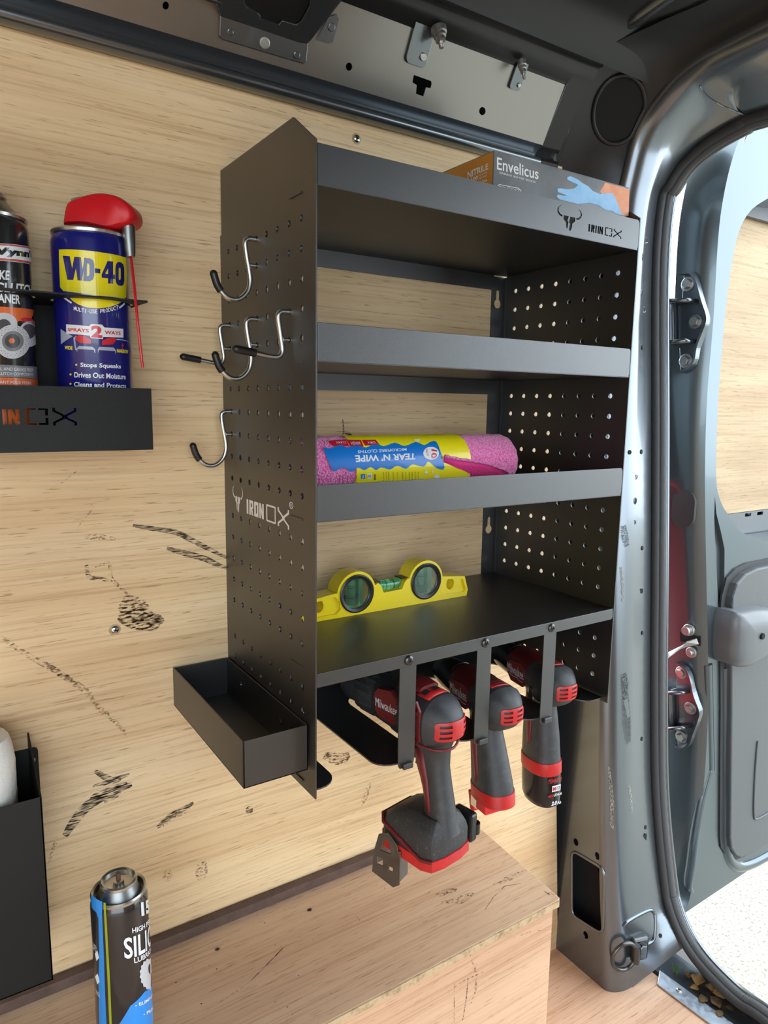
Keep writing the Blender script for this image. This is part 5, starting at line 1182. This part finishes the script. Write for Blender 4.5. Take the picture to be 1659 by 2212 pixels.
# ---- silicone lubricant can on the box
sc_ = on(257,1925,1,-0.13); RS_ = 0.0256; zs1 = on(257,1922,1,-0.13).z
so = thing('lubricant_can', 'black and blue silicone spray can without cap on the plywood box', 'spray can', (sc_.x,-0.13,ZB))
f = canbody(so, (sc_.x,-0.13), RS_, ZB+0.0002, zs1, K['canblack'])
mb = MB(); mb.lathe([(RS_-0.0036,zs1-0.002),(RS_-0.0042,zs1-0.004),(RS_-0.006,zs1-0.0015),(RS_-0.009,zs1+0.004),(0.0150,zs1+0.0075)], f, 48, False); mb.build('dome', K['cangrey'], so, smooth=60)
mb = MB(); mb.lathe([(0.0150,zs1+0.0072),(0.0166,zs1+0.0085),(0.0166,zs1+0.0112),(0.0152,zs1+0.0125),(0.0132,zs1+0.0112),(0.0126,zs1+0.0045),(0.0085,zs1+0.0030),(0.0070,zs1+0.0045),(0.0052,zs1+0.0060),(0.0045,zs1+0.0100),(0.0026,zs1+0.0106)], f, 40); mb.build('valve_cup', K['canring'], so, smooth=40)
mb = MB(); mb.lathe([(0.0022,zs1+0.010),(0.0021,zs1+0.0175),(0.0012,zs1+0.018)], f, 16); mb.build('valve_stem', K['rust'], so, smooth=40)
SC = Cyl(f, RS_, math.atan2(-0.98,-0.12)); zs = lambda x, y: (x/3.318, 1550+y/3.318)
prn('blue_print', SC, K['sky'], so, polys=[[zs(*p) for p in ((655,1262),(735,1320),(733,1420),(745,1700),(755,2000),(765,2196),(712,2196),(706,1900),(712,1700),(706,1440),(690,1395),(658,1360))],[zs(*p) for p in ((855,2196),(935,2065),(1035,1965),(1098,1905),(1106,2196))]])
prn('side_stripe', SC, K['lime'], so, polys=[[zs(*p) for p in ((742,1325),(758,1328),(790,1900),(802,2196),(784,2196),(772,1900))]])
prn('white_lettering', SC, K['wdwhite'], so, texts=[('15',zs(1012,1425),zs(1066,1392),zs(1006,1325),zs(1060,1300),0.05),('HIGH PERF',zs(948,1545),zs(1076,1462),zs(945,1508),zs(1072,1428),0.02),('SILIC',zs(892,1728),zs(1078,1625),zs(884,1578),zs(1074,1470),0.02),('LUBRICA',zs(962,1760),zs(1084,1668),zs(958,1722),zs(1082,1634),0.02),('- ELIMINAT',zs(968,2072),zs(1098,1985),zs(966,2048),zs(1096,1962),0.02),('- PREVE',zs(1028,2136),zs(1098,2085),zs(1026,2112),zs(1097,2062),0.02)], layer=3)
gear = []
for k in range(36):
    a = 2*PI*k/36; rr = 1.0 if k % 2 else 0.9; gear.append((1078+84*rr*math.cos(a)*0.95, 1838+118*rr*math.sin(a)))
gear = [p for p in gear if p[0] < 1086]
prn('gear_print', SC, K['disc'], so, polys=[{'o':[zs(*p) for p in gear],'h':[[zs(1074+14*math.cos(a),1800+38*math.sin(a)) for a in [2*PI*k/16 for k in range(16)] if 1074+14*math.cos(a) < 1084]]}], layer=2)
prn('hazard_print', SC, K['white'], so, polys=[[zs(*p) for p in ((682,1690),(700,1668),(712,1720),(694,1745))],[zs(*p) for p in ((684,1855),(702,1832),(716,1890),(700,1912))]], layer=2)
prn('small_lettering', SC, K['wdwhite'], so, texts=[('SAFETY',zs(672,1660),zs(700,1690),zs(668,1610),zs(692,1638)),('DANGER',zs(690,1975),zs(720,2010),zs(688,1940),zs(716,1975))], layer=2)

# ---- roll holder and white roll
hd = thing('roll_holder', 'black metal roll holder screwed to the plywood wall', 'holder', (-0.26,-0.04,-0.2))
hx, hy, hz0, hz1 = -0.2142, -0.080, -0.194, -0.001
mb = MB(); mb.box(-0.40,hx,hy,hy+T,hz0,hz1); mb.build('front_plate', K['dulled'], hd, bevel=0.0004)
sd_ = [(-0.002,hz0),(-hy,hz0),(-hy,hz1),(0.010,0.045),(0.002,0.045)]
mb = MB(); mb.plate([(0.001,hz0),(-hy,hz0),(-hy,hz1),(0.004,0.030),(0.001,0.030)], [], fr((hx,0,0),(0,-1,0),(0,0,1)), -T); mb.build('side_plate', K['dulled'], hd)
mb = MB(); mb.box(-0.40,hx,hy,-0.001,hz0,hz0+T); mb.build('bottom_plate', K['dulled'], hd)
mb = MB(); c0 = on(70,1643,1,-0.001); a = on(85,1610,1,-0.001); mb.plate(rrect(-0.40,hz0,hx+0.0075,0.0125,0.004), [ell(c0.x,c0.z,0.0032,0.0032,14)], fr((0,-0.0012,0),(1,0,0),(0,0,1)), 0.001); mb.build('back_plate', K['dulled'], hd)
wr = thing('paper_roll', 'white fluffy paper roll standing in the black holder', 'roll', (-0.2645,-0.042,hz0+T))
pr = MB(); f = (V((-0.2645,-0.042,0)), V((1,0,0)), V((0,1,0)), V((0,0,1)))
rg = []
for i in range(30):
    z = hz0+T+0.0003+(0.052-(hz0+T))*i/29
    R_ = 0.0335*(1.0 if i < 27 else (0.97,0.93,0.86)[i-27])
    rg.append([fp(f,(R_+random.uniform(-0.0006,0.0006))*math.cos(2*PI*k/48),(R_+random.uniform(-0.0006,0.0006))*math.sin(2*PI*k/48),z) for k in range(48)])
rg.append([fp(f,0.012*math.cos(2*PI*k/48),0.012*math.sin(2*PI*k/48),0.052) for k in range(48)])
rg.append([fp(f,0.011*math.cos(2*PI*k/48),0.011*math.sin(2*PI*k/48),0.02) for k in range(48)])
pr.loft(rg, True, True); pr.build('paper', K['paper'], wr, smooth=60)
mb = MB(); mb.lathe([(0.0108,-0.10),(0.0108,0.050),(0.0095,0.050),(0.0095,-0.10)], f, 24, False); mb.build('core_tube', K['card'], wr, smooth=40)

# ================================================================== POWER TOOLS
def sup(w, h, p, n=40):
    o = []
    for k in range(n):
        t = 2*PI*k/n; c, s_ = math.cos(t), math.sin(t)
        o.append((w*math.copysign(abs(c)**(2/p),c), h*math.copysign(abs(s_)**(2/p),s_)))
    return o
class Tool:
    def __init__(s, name, label, loc, yaw, tilt=0.0, grp='power tools in the rack'):
        s.t = thing(name, label, 'drill', loc, grp)
        s.xf = Matrix.Translation(V(loc)) @ Matrix.Rotation(yaw,4,'Z') @ Matrix.Rotation(tilt,4,'X')
    def mb(s): return MB(s.xf)
    def head(s, secs, m, name, p=2.5, cap=True, smooth=50, parent=None):
        "secs: (y, half width, half height, zc)"
        m_ = s.mb(); m_.loft([[V((a,y,zc+b)) for a,b in sup(w,h,p)] for y,w,h,zc in secs], True, cap)
        return m_.build(name, m, parent or s.t, smooth=smooth)
    def handle(s, secs, m, name, p=2.4, smooth=50, parent=None):
        "secs: (z, yc, half depth, half width)"
        m_ = s.mb(); m_.loft([[V((b,yc+a,z)) for a,b in sup(d,w,p)] for z,yc,d,w in secs], True, True)
        return m_.build(name, m, parent or s.t, smooth=smooth)
def dome_fn(w, h, p, y0, L, k=2.6):
    def fn(x, z):
        s_ = (abs(x/w)**p+abs(z/h)**p)**(1/p); return y0-L*(1-min(s_,1)**k)
    return fn
def dome(T_, w, h, p, y0, L, zc, m, name, k=2.6):
    fn = dome_fn(w,h,p,y0,L,k); rings = []
    for i in range(13):
        s_ = 1-i/12*0.985; rings.append([V((a*s_, fn(a*s_,b*s_), zc+b*s_)) for a,b in sup(w,h,p)])
    mb = T_.mb(); mb.loft(rings, True, True); return mb.build(name, m, T_.t, smooth=60), fn
def dome_patch(T_, fn, zc, outer, holes, m, name, off=0.0012, n=26):
    "curved plate with real slots lying on the rear dome (x, z outlines)"
    loops = [outer]+holes
    bm = bmesh.new()
    tr = tessellate_polygon([[V((a,b,0)) for a,b in q] for q in loops]); fl = [p for q in loops for p in q]
    bv = [bm.verts.new((a,b,0)) for a,b in fl]
    for t in tr:
        try: bm.faces.new([bv[i] for i in t])
        except ValueError: pass
    xs = [p[0] for p in outer]; zs_ = [p[1] for p in outer]
    for k in range(1,n):
        bmesh.ops.bisect_plane(bm, geom=bm.verts[:]+bm.edges[:]+bm.faces[:], plane_co=(min(xs)+(max(xs)-min(xs))*k/n,0,0), plane_no=(1,0,0), dist=1e-7)
    for k in range(1,10):
        bmesh.ops.bisect_plane(bm, geom=bm.verts[:]+bm.edges[:]+bm.faces[:], plane_co=(0,min(zs_)+(max(zs_)-min(zs_))*k/10,0), plane_no=(0,1,0), dist=1e-7)
    bb = BASE[T_.t.name]
    for v in bm.verts:
        x, z = v.co.x, v.co.y; v.co = (T_.xf @ V((x, fn(x,z)-off, zc+z)))-bb
    me = bpy.data.meshes.new(name); bmesh.ops.recalc_face_normals(bm, faces=bm.faces); bm.to_mesh(me); bm.free(); me.materials.append(m)
    o = bpy.data.objects.new(name, me); COL.objects.link(o); o.parent = T_.t; BASE[o.name] = bb
    md = o.modifiers.new('solid','SOLIDIFY'); md.thickness = 0.0014; md.offset = 0
    return o
def side_patch(T_, pts, x, m, name, th=0.0018, holes=()):
    "raised panel on the left (-x) side, outline in (y,z)"
    f = (T_.xf @ V((x,0,0)), (T_.xf.to_3x3() @ V((0,-1,0))), V((0,0,1)) if False else (T_.xf.to_3x3() @ V((0,0,1))), (T_.xf.to_3x3() @ V((-1,0,0))))
    mb = MB(); mb.plate([(-a,b) for a,b in pts], [[(-a,b) for a,b in h] for h in holes], f, th, 0.0); o = mb.build(name, m, T_.t, bevel=0.0004); return o, Flat(f)
def letter(T_, surf, s_, y0, y1, z0, z1, m, par, bold=0.01, shear=0.0):
    "text on a side panel, y falls to the right"
    prn('lettering', surf, m, par, utexts=[(s_,(-y0,z0),(-y1,z0),(-y0+shear,z1),(-y1+shear,z1),bold)])

# ---- large drill driver without battery
d1 = Tool('drill_driver', 'large dusty red and black drill driver with belt clip and bit holder', (0.150,-0.190,0.0062), math.radians(9), 0.0)
zc = 0.0305
d1.head([(-0.022,0.0290,0.0285,zc),(-0.010,0.0300,0.0300,zc),(0.010,0.0300,0.0305,zc),(0.022,0.0290,0.030,zc),(0.030,0.0280,0.029,zc)], K['tool_dusty'], 'motor_housing')
dm, fn = dome(d1, 0.0290,0.0285,2.5,-0.022,0.024,zc,K['tool'],'rear_cap')
sl6 = []
for sx in (-1,1):
    for k in range(3): sl6.append([(sx*0.0102+a,(-0.0058+0.0058*k)+b-0.0) for a,b in ((-0.0052,-0.0014),(0.0052,-0.0014),(0.0052,0.0014),(-0.0052,0.0014))])
dome_patch(d1, fn, zc-0.001, rrect(-0.0225,-0.0100,0.0225,0.0100,0.004), [[(a*1.05+(0.003 if a > 0 else -0.003),b) for a,b in q] for q in sl6], K['ddred'], 'rear_vent')
# dark red gearcase with collar and chuck
d1.head([(0.028,0.0270,0.0285,zc),(0.040,0.0265,0.0280,zc),(0.056,0.0250,0.0265,zc),(0.064,0.0240,0.0255,zc)], K['tool_dusty'], 'gearcase', 2.2)
m_ = d1.mb(); rings = []
for y, r0 in ((0.063,0.0235),(0.068,0.0250),(0.090,0.0245),(0.096,0.0225)):
    rings.append([V(((r0+(0.0012 if k % 3 == 0 else 0))*math.cos(2*PI*k/60), y, zc+(r0+(0.0012 if k % 3 == 0 else 0))*math.sin(2*PI*k/60))) for k in range(60)])
m_.loft(rings, True, True); m_.build('clutch_collar', K['tool_dusty'], d1.t, smooth=30)
m_ = d1.mb(); m_.lathe([(0.021,0.095),(0.0205,0.118),(0.016,0.128),(0.008,0.134)], (V((0,0,zc)),V((1,0,0)),V((0,0,-1)),V((0,1,0))), 32); m_.build('chuck', K['tool'], d1.t, smooth=40)
o, sf = side_patch(d1, [(0.012,0.026),(0.018,0.050),(0.026,0.056),(0.046,0.053),(0.052,0.046),(0.050,0.028),(0.044,0.021),(0.020,0.019)], -0.0292, K['dred'], 'badge_panel', 0.006)
letter(d1, sf, 'Milwaukee', 0.049, 0.014, 0.032, 0.042, K['white'], o, 0.0)
o, sf = side_patch(d1, [(0.002,0.012),(0.006,0.020),(0.006,0.048),(-0.004,0.058),(-0.014,0.058),(-0.020,0.048),(-0.020,0.016),(-0.014,0.010)], -0.0302, K['dred'], 'side_vent', 0.003, [[(-0.016,0.017+k*0.0075),(0.002,0.019+k*0.0075),(0.002,0.0225+k*0.0075),(-0.016,0.0205+k*0.0075)] for k in range(5)])
for sx in (-0.008,):
    m_ = d1.mb(); m_.loft([[V((x,y,zc+0.0305*(1-abs(x/0.031)**2.5)**(1/2.5)+0.0006)) for x in (-0.017,-0.010,-0.003,0.004,0.011)] for y in (-0.020,-0.012,-0.006,0.0)], False)
    o = m_.build('top_vent', K['ddred'], d1.t, smooth=60); md = o.modifiers.new('solid','SOLIDIFY'); md.thickness = 0.0015
    for x in (-0.011,0.004):
        m_ = d1.mb(); m_.loft([[V((x+q,y,zc+0.0305*(1-abs((x+q)/0.031)**2.5)**(1/2.5)+0.0018)) for q in (-0.0045,0,0.0045)] for y in (-0.013,-0.009,-0.005)], False); m_.build('vent_slot', K['dark'], d1.t)
d1.head([(-0.004,0.014,0.004,zc+0.031),(0.010,0.016,0.006,zc+0.031),(0.026,0.016,0.006,zc+0.030),(0.030,0.014,0.004,zc+0.029)], K['dred'], 'selector_cover', 3)
m_ = d1.mb(); m_.tube(spline([(-0.024,0.02,0.013),(-0.026,-0.005,0.010),(-0.018,-0.032,0.0075),(0,-0.040,0.0070),(0.018,-0.032,0.0075)],5), 0.0014, 8); m_.build('red_piping', K['dred'], d1.t, smooth=60)
d1.handle([(0.014,-0.008,0.030,0.020),(0.004,-0.010,0.024,0.0160),(-0.006,-0.012,0.0205,0.0145),(-0.020,-0.014,0.0180,0.0142),(-0.040,-0.019,0.0168,0.0142),(-0.060,-0.024,0.0165,0.0145),(-0.078,-0.026,0.0180,0.0155),(-0.090,-0.024,0.024,0.020)], K['tool'], 'handle')
def grip_strip(T_, pts, m, name, push=0.0009, dy=0.0):
    pts = [(z,a+dy,b+dy-(0.0025 if i < len(pts)-1 else 0),x-0.0002) for i,(z,a,b,x) in enumerate(pts)]
    "strip on the left side of the handle: (z, y0, y1, x)"
    m_ = T_.mb(); m_.loft([[V((x,y0,z)),V((x-push,(y0+y1)/2,z)),V((x,y1,z))] for z,y0,y1,x in pts], False); o = m_.build(name, m, T_.t, smooth=60); md = o.modifiers.new('solid','SOLIDIFY'); md.thickness = 0.0016; return o
grip_strip(d1, [(-0.002,0.003,-0.0080,-0.0143),(-0.020,-0.0020,-0.0130,-0.0146),(-0.032,-0.0080,-0.0165,-0.0147),(-0.050,-0.0145,-0.0195,-0.0147),(-0.066,-0.0190,-0.0225,-0.0150),(-0.070,-0.0205,-0.0222,-0.0150)], K['dred'], 'grip_strip')
m_ = d1.mb()
for k in range(11):
    z = -0.010-0.0058*k; yy = 0.0105-0.0043*k*0.9+0.002
    m_.tube([(-0.011,yy-0.004,z),(-0.006,yy,z+0.0005),(0.004,yy,z+0.0005),(0.011,yy-0.004,z)], 0.0021, 6)
m_.build('grip_ribs', K['tool_dusty'], d1.t, smooth=60)
# foot
def foot_ring(z, o_): return [V((a,b,z)) for a,b in o_]
fo = [(-0.0335,0.010),(-0.0345,0.026),(-0.026,0.036),(0.018,0.038),(0.030,0.030),(0.0335,0.006),(0.0335,-0.030),(0.028,-0.041),(0.012,-0.0445),(-0.012,-0.0445),(-0.028,-0.041),(-0.0335,-0.030)]
sh = lambda k, dy=0.0: [(a*k,b*k+dy) for a,b in fo]
m_ = d1.mb(); m_.loft([foot_ring(-0.072,sh(0.55,-0.012)),foot_ring(-0.078,sh(0.78,-0.006)),foot_ring(-0.086,sh(0.93,-0.002)),foot_ring(-0.093,sh(1.0)),foot_ring(-0.112,sh(1.0))], True, True); m_.build('foot', K['tool_dusty'], d1.t, smooth=35, bevel=0.001)
m_ = d1.mb(); m_.loft([foot_ring(-0.110,sh(1.03)),foot_ring(-0.121,sh(1.04)),foot_ring(-0.123,sh(1.0))], True, True); m_.build('foot_band', K['ddred'], d1.t, smooth=35)
m_ = d1.mb(); m_.tube([V((a*1.02,b*1.02,-0.0915-0.019*max(0,min(1,(0.03-b)/0.05)))) for a,b in fo[-2:]+fo[:6]], 0.0022, 8); m_.build('foot_piping', K['dred'], d1.t, smooth=50)
# belt clip
cf = (d1.xf @ V((-0.0365,0.008,-0.110)), (d1.xf.to_3x3() @ V((0.25,-0.97,0))).normalized(), V((0,0,1)), None)
cf = (cf[0], cf[1], cf[2], cf[1].cross(cf[2]).normalized())
mb = MB(); mb.plate([(-0.026,-0.042),(-0.024,-0.016),(-0.018,0.006),(-0.006,0.012),(0.006,0.002),(0.010,-0.014),(0.010,-0.044),(0.002,-0.050)], [[(-0.016,-0.012),(-0.009,0.003),(-0.004,0.001),(-0.002,-0.012)],[(-0.019,-0.030),(-0.019,-0.021),(-0.012,-0.021),(-0.012,-0.030)],[(-0.004,-0.032),(-0.004,-0.027),(0.001,-0.027),(0.001,-0.032)]], cf, 0.0016, 0.003); clip = mb.build('belt_clip', K['clip'], d1.t, bevel=0.0004)
mb = MB(); mb.fbox(cf, 0.008,0.0105,-0.040,-0.004,-0.014,0.003); mb.fbox(cf, 0.0085,0.022,-0.016,0.004,-0.010,-0.008); mb.build('clip_bracket', K['clip'], clip, bevel=0.0008)
# bit holder
m_ = d1.mb(); m_.box(0.034,0.046,-0.040,-0.012,-0.118,-0.084); bh_ = m_.build('bit_holder', K['tool_gloss'], d1.t, bevel=0.003)
for k in range(2):
    m_ = d1.mb(); m_.lathe([(0.0062,0),(0.0062,0.012),(0.0042,0.012),(0.0040,0.002)], (V((0.048,-0.034+0.016*k,-0.112)),V((1,0,0)),V((0,1,0)),V((0,0,1))), 14); m_.build('bit_clip', K['tool_gloss'], bh_, smooth=40)

# ---- two compact tools
def compact(label, loc, yaw, battery):
    t = Tool('compact_driver', label, loc, yaw)
    zc = 0.0225; w, h = 0.0255, 0.0255
    t.head([(-0.034,w,h,zc),(-0.020,w*1.02,h*1.02,zc),(-0.010,w*0.98,h,zc),(0.002,w*0.92,h*0.92,zc+0.002)], K['tool'], 'motor_housing')
    dm, fn = dome(t, w,h,2.6,-0.034,0.021,zc,K['tool'],'rear_cap')
    q = []
    for sx in (-1,1):
        for k in range(3): q.append([(sx*0.0075+a,-0.0052+0.0052*k+b) for a,b in ((-0.0048,-0.0012),(0.0048,-0.0012),(0.0048,0.0012),(-0.0048,0.0012))])
    dome_patch(t, fn, zc, rrect(-0.0150,-0.0088,0.0150,0.0088,0.0035), q, K['ddred'], 'rear_vent')
    zg_ = zc+0.004
    t.head([(-0.008,w*0.91,h*0.93,zg_-0.003),(0.004,w*0.91,h*0.90,zg_),(0.034,w*0.90,h*0.90,zg_),(0.044,w*0.86,h*0.86,zg_)], K['gred_shaded'], 'gearcase')
    t.head([(0.043,0.0205,0.0205,zg_),(0.048,0.0215,0.0215,zg_),(0.072,0.0200,0.0200,zg_),(0.092,0.0165,0.0165,zg_),(0.100,0.011,0.011,zg_)], K['tool_gloss'], 'nose_collar', 2.0)
    m_ = t.mb(); m_.tube([V((0.0217*math.cos(a),0.050,zg_+0.0217*math.sin(a))) for a in [PI*0.35+PI*0.4*k/8 for k in range(9)]], 0.0004, 5); m_.build('nose_ring', K['chrome'], t.t)
    o, sf = side_patch(t, [(0.000,0.018),(0.004,0.034),(0.012,0.039),(0.036,0.037),(0.040,0.030),(0.038,0.016),(0.032,0.010),(0.006,0.010)], -w*0.92, K['dred'], 'badge_panel', 0.003)
    letter(t, sf, 'Milwaukee', 0.0375, 0.0035, 0.020, 0.032, K['white'], o, 0.0, -0.003)
    prn('lettering', sf, K['white'], o, upolys=[ribbon([(-0.036,0.0185),(-0.024,0.0172),(-0.018,0.0185),(-0.014,0.0160),(-0.005,0.0165)],0.0007)])
    m_ = t.mb(); m_.loft([[V((x,y,zc+h*(1-abs(x/w)**2.6)**(1/2.6)+0.0008)) for x in (-0.012,-0.006,0,0.006,0.012)] for y in (-0.028,-0.020,-0.014,-0.009)], False); o = m_.build('top_vent', K['ddred'], t.t, smooth=60); md = o.modifiers.new('solid','SOLIDIFY'); md.thickness = 0.0014
    for k in range(4):
        y = -0.026+0.005*k; m_ = t.mb(); m_.loft([[V((x,yy,zc+h*(1-abs(x/w)**2.6)**(1/2.6)+0.0017)) for x in (-0.009,-0.004,0,0.004,0.009)] for yy in (y-0.0011,y+0.0011)], False); m_.build('vent_slot', K['dark'], t.t)
    cl = t.mb(); cl.box(-0.0285,-0.0255,-0.022,-0.014,0.006,0.020); cl.build('clip_tab', K['chrome'], t.t, bevel=0.0006)
    if battery:
        t.handle([(0.012,-0.002,0.026,0.016),(0.002,-0.002,0.0215,0.0155),(-0.010,-0.003,0.0215,0.0160),(-0.026,-0.004,0.0235,0.0175),(-0.048,-0.006,0.0255,0.0190),(-0.072,-0.008,0.0265,0.0200),(-0.084,-0.009,0.0268,0.0205)], K['tool'], 'handle')
        rg = t.handle([(-0.078,-0.0087,0.0275,0.0212),(-0.080,-0.0088,0.0279,0.0215),(-0.093,-0.0098,0.0279,0.0215),(-0.094,-0.0098,0.0272,0.0210)], K['ddred'], 'red_collar')
        bt = t.handle([(-0.090,-0.0098,0.0268,0.0206),(-0.110,-0.0112,0.0270,0.0208),(-0.128,-0.0124,0.0264,0.0204),(-0.135,-0.0130,0.0240,0.0185),(-0.137,-0.0130,0.0190,0.0150)], K['tool_gloss'], 'battery')
        c = V((0,-0.0112,-0.110)); f = (t.xf @ c, (t.xf.to_3x3() @ V((1,0,0))), (t.xf.to_3x3() @ V((0,-1,0))), V((0,0,1)))
        CY = Cyl((f[0], f[1], -f[2], V((0,0,1))), 0.0215, -PI*0.5)
        rear = (t.xf @ V((0,-0.0388,-0.110)), (t.xf.to_3x3() @ V((1,0,0))), V((0,0,1)), (t.xf.to_3x3() @ V((0,-1,0))))
        sf2 = Flat(rear)
        prn('battery_label', sf2, K['wdwhite'], bt, upolys=[[(-0.004,-0.003),(0.009,-0.003),(0.009,0.005),(-0.004,0.005)]], layer=1)
        prn('lettering', sf2, K['wdred'], bt, utexts=[('M',(-0.003,-0.0016),(0.0015,-0.0016),(-0.003,0.0034),(0.0015,0.0034),0.05),('Milwaukee',(-0.010,0.009),(0.010,0.010),(-0.010,0.016),(0.010,0.017))], layer=3)
        prn('lettering', sf2, K['discdark'], bt, utexts=[('12',(0.003,-0.0014),(0.008,-0.0014),(0.003,0.0032),(0.008,0.0032),0.02)], layer=2)
        prn('lettering', sf2, K['wdred'], bt, utexts=[('RED',(-0.009,-0.0095),(-0.001,-0.0095),(-0.009,-0.0062),(-0.001,-0.0062),0.03)], layer=2)
        prn('lettering', sf2, K['wdwhite'], bt, utexts=[('LITHIUM',(-0.0005,-0.0095),(0.011,-0.0095),(-0.0005,-0.0062),(0.011,-0.0062),0.02),('2.0',(-0.004,-0.0215),(0.004,-0.0215),(-0.003,-0.0160),(0.005,-0.0160),0.05),('Ah',(0.005,-0.0215),(0.011,-0.0215),(0.005,-0.0172),(0.011,-0.0172),0.02)], layer=2)
        st = [(0.002,0.014,0.004,-0.0150),(-0.014,0.012,0.002,-0.0168),(-0.036,0.008,0.000,-0.0184),(-0.056,0.003,-0.002,-0.0196),(-0.060,0.001,-0.001,-0.0196)]
    else:
        t.handle([(0.012,-0.002,0.026,0.016),(0.002,-0.002,0.0215,0.0155),(-0.010,-0.004,0.0210,0.0160),(-0.026,-0.008,0.0225,0.0175),(-0.048,-0.014,0.0250,0.0190),(-0.068,-0.019,0.0270,0.0205),(-0.080,-0.021,0.0275,0.0210)], K['tool'], 'handle')
        rg = t.handle([(-0.076,-0.0205,0.0282,0.0216),(-0.078,-0.0208,0.0285,0.0218),(-0.091,-0.0225,0.0285,0.0218),(-0.092,-0.0225,0.0270,0.0208)], K['ddred'], 'red_collar')
        for (ya, yb, zz) in ((0.004,-0.006,-0.116),(-0.010,-0.030,-0.108)):
            m_ = t.mb(); m_.loft([[V((-0.017,ya,-0.091)),V((0.010,ya,-0.091)),V((0.010,yb,-0.091)),V((-0.017,yb,-0.091))],[V((-0.014,ya-0.001,zz)),V((0.008,ya-0.001,zz)),V((0.008,yb+0.002,zz)),V((-0.014,yb+0.002,zz))]], True, True); m_.build('battery_guide', K['red'], t.t, bevel=0.001)
        m_ = t.mb(); m_.box(-0.0172,-0.0145,-0.014,-0.003,-0.106,-0.094); m_.build('contact_block', K['chrome'], t.t)
        st = [(0.000,0.014,0.003,-0.0150),(-0.014,0.011,-0.001,-0.0168),(-0.036,0.004,-0.004,-0.0184),(-0.060,-0.005,-0.010,-0.0200),(-0.070,-0.008,-0.011,-0.0204)]
    grip_strip(t, st, K['dred'], 'grip_strip', 0.0009, -0.0065)
    m_ = t.mb()
    for k in range(9):
        z = -0.008-0.0070*k; yy = (0.0175-0.0003*k if battery else 0.0165-0.0014*k)
        m_.tube([(-0.012,yy-0.006,z),(-0.006,yy-0.0005,z+0.0005),(0.004,yy,z+0.0005),(0.011,yy-0.004,z)], 0.0022, 6)
    m_.build('grip_ribs', K['tool_dusty'], t.t, smooth=60)
    return t
compact('compact red and black driver with no battery, red stub under its grip', (0.2465,-0.177,0.0062), math.radians(-6), False)
compact('compact red and black driver with black battery next to the end panel', (0.3500,-0.165,0.0062), math.radians(-9), True)
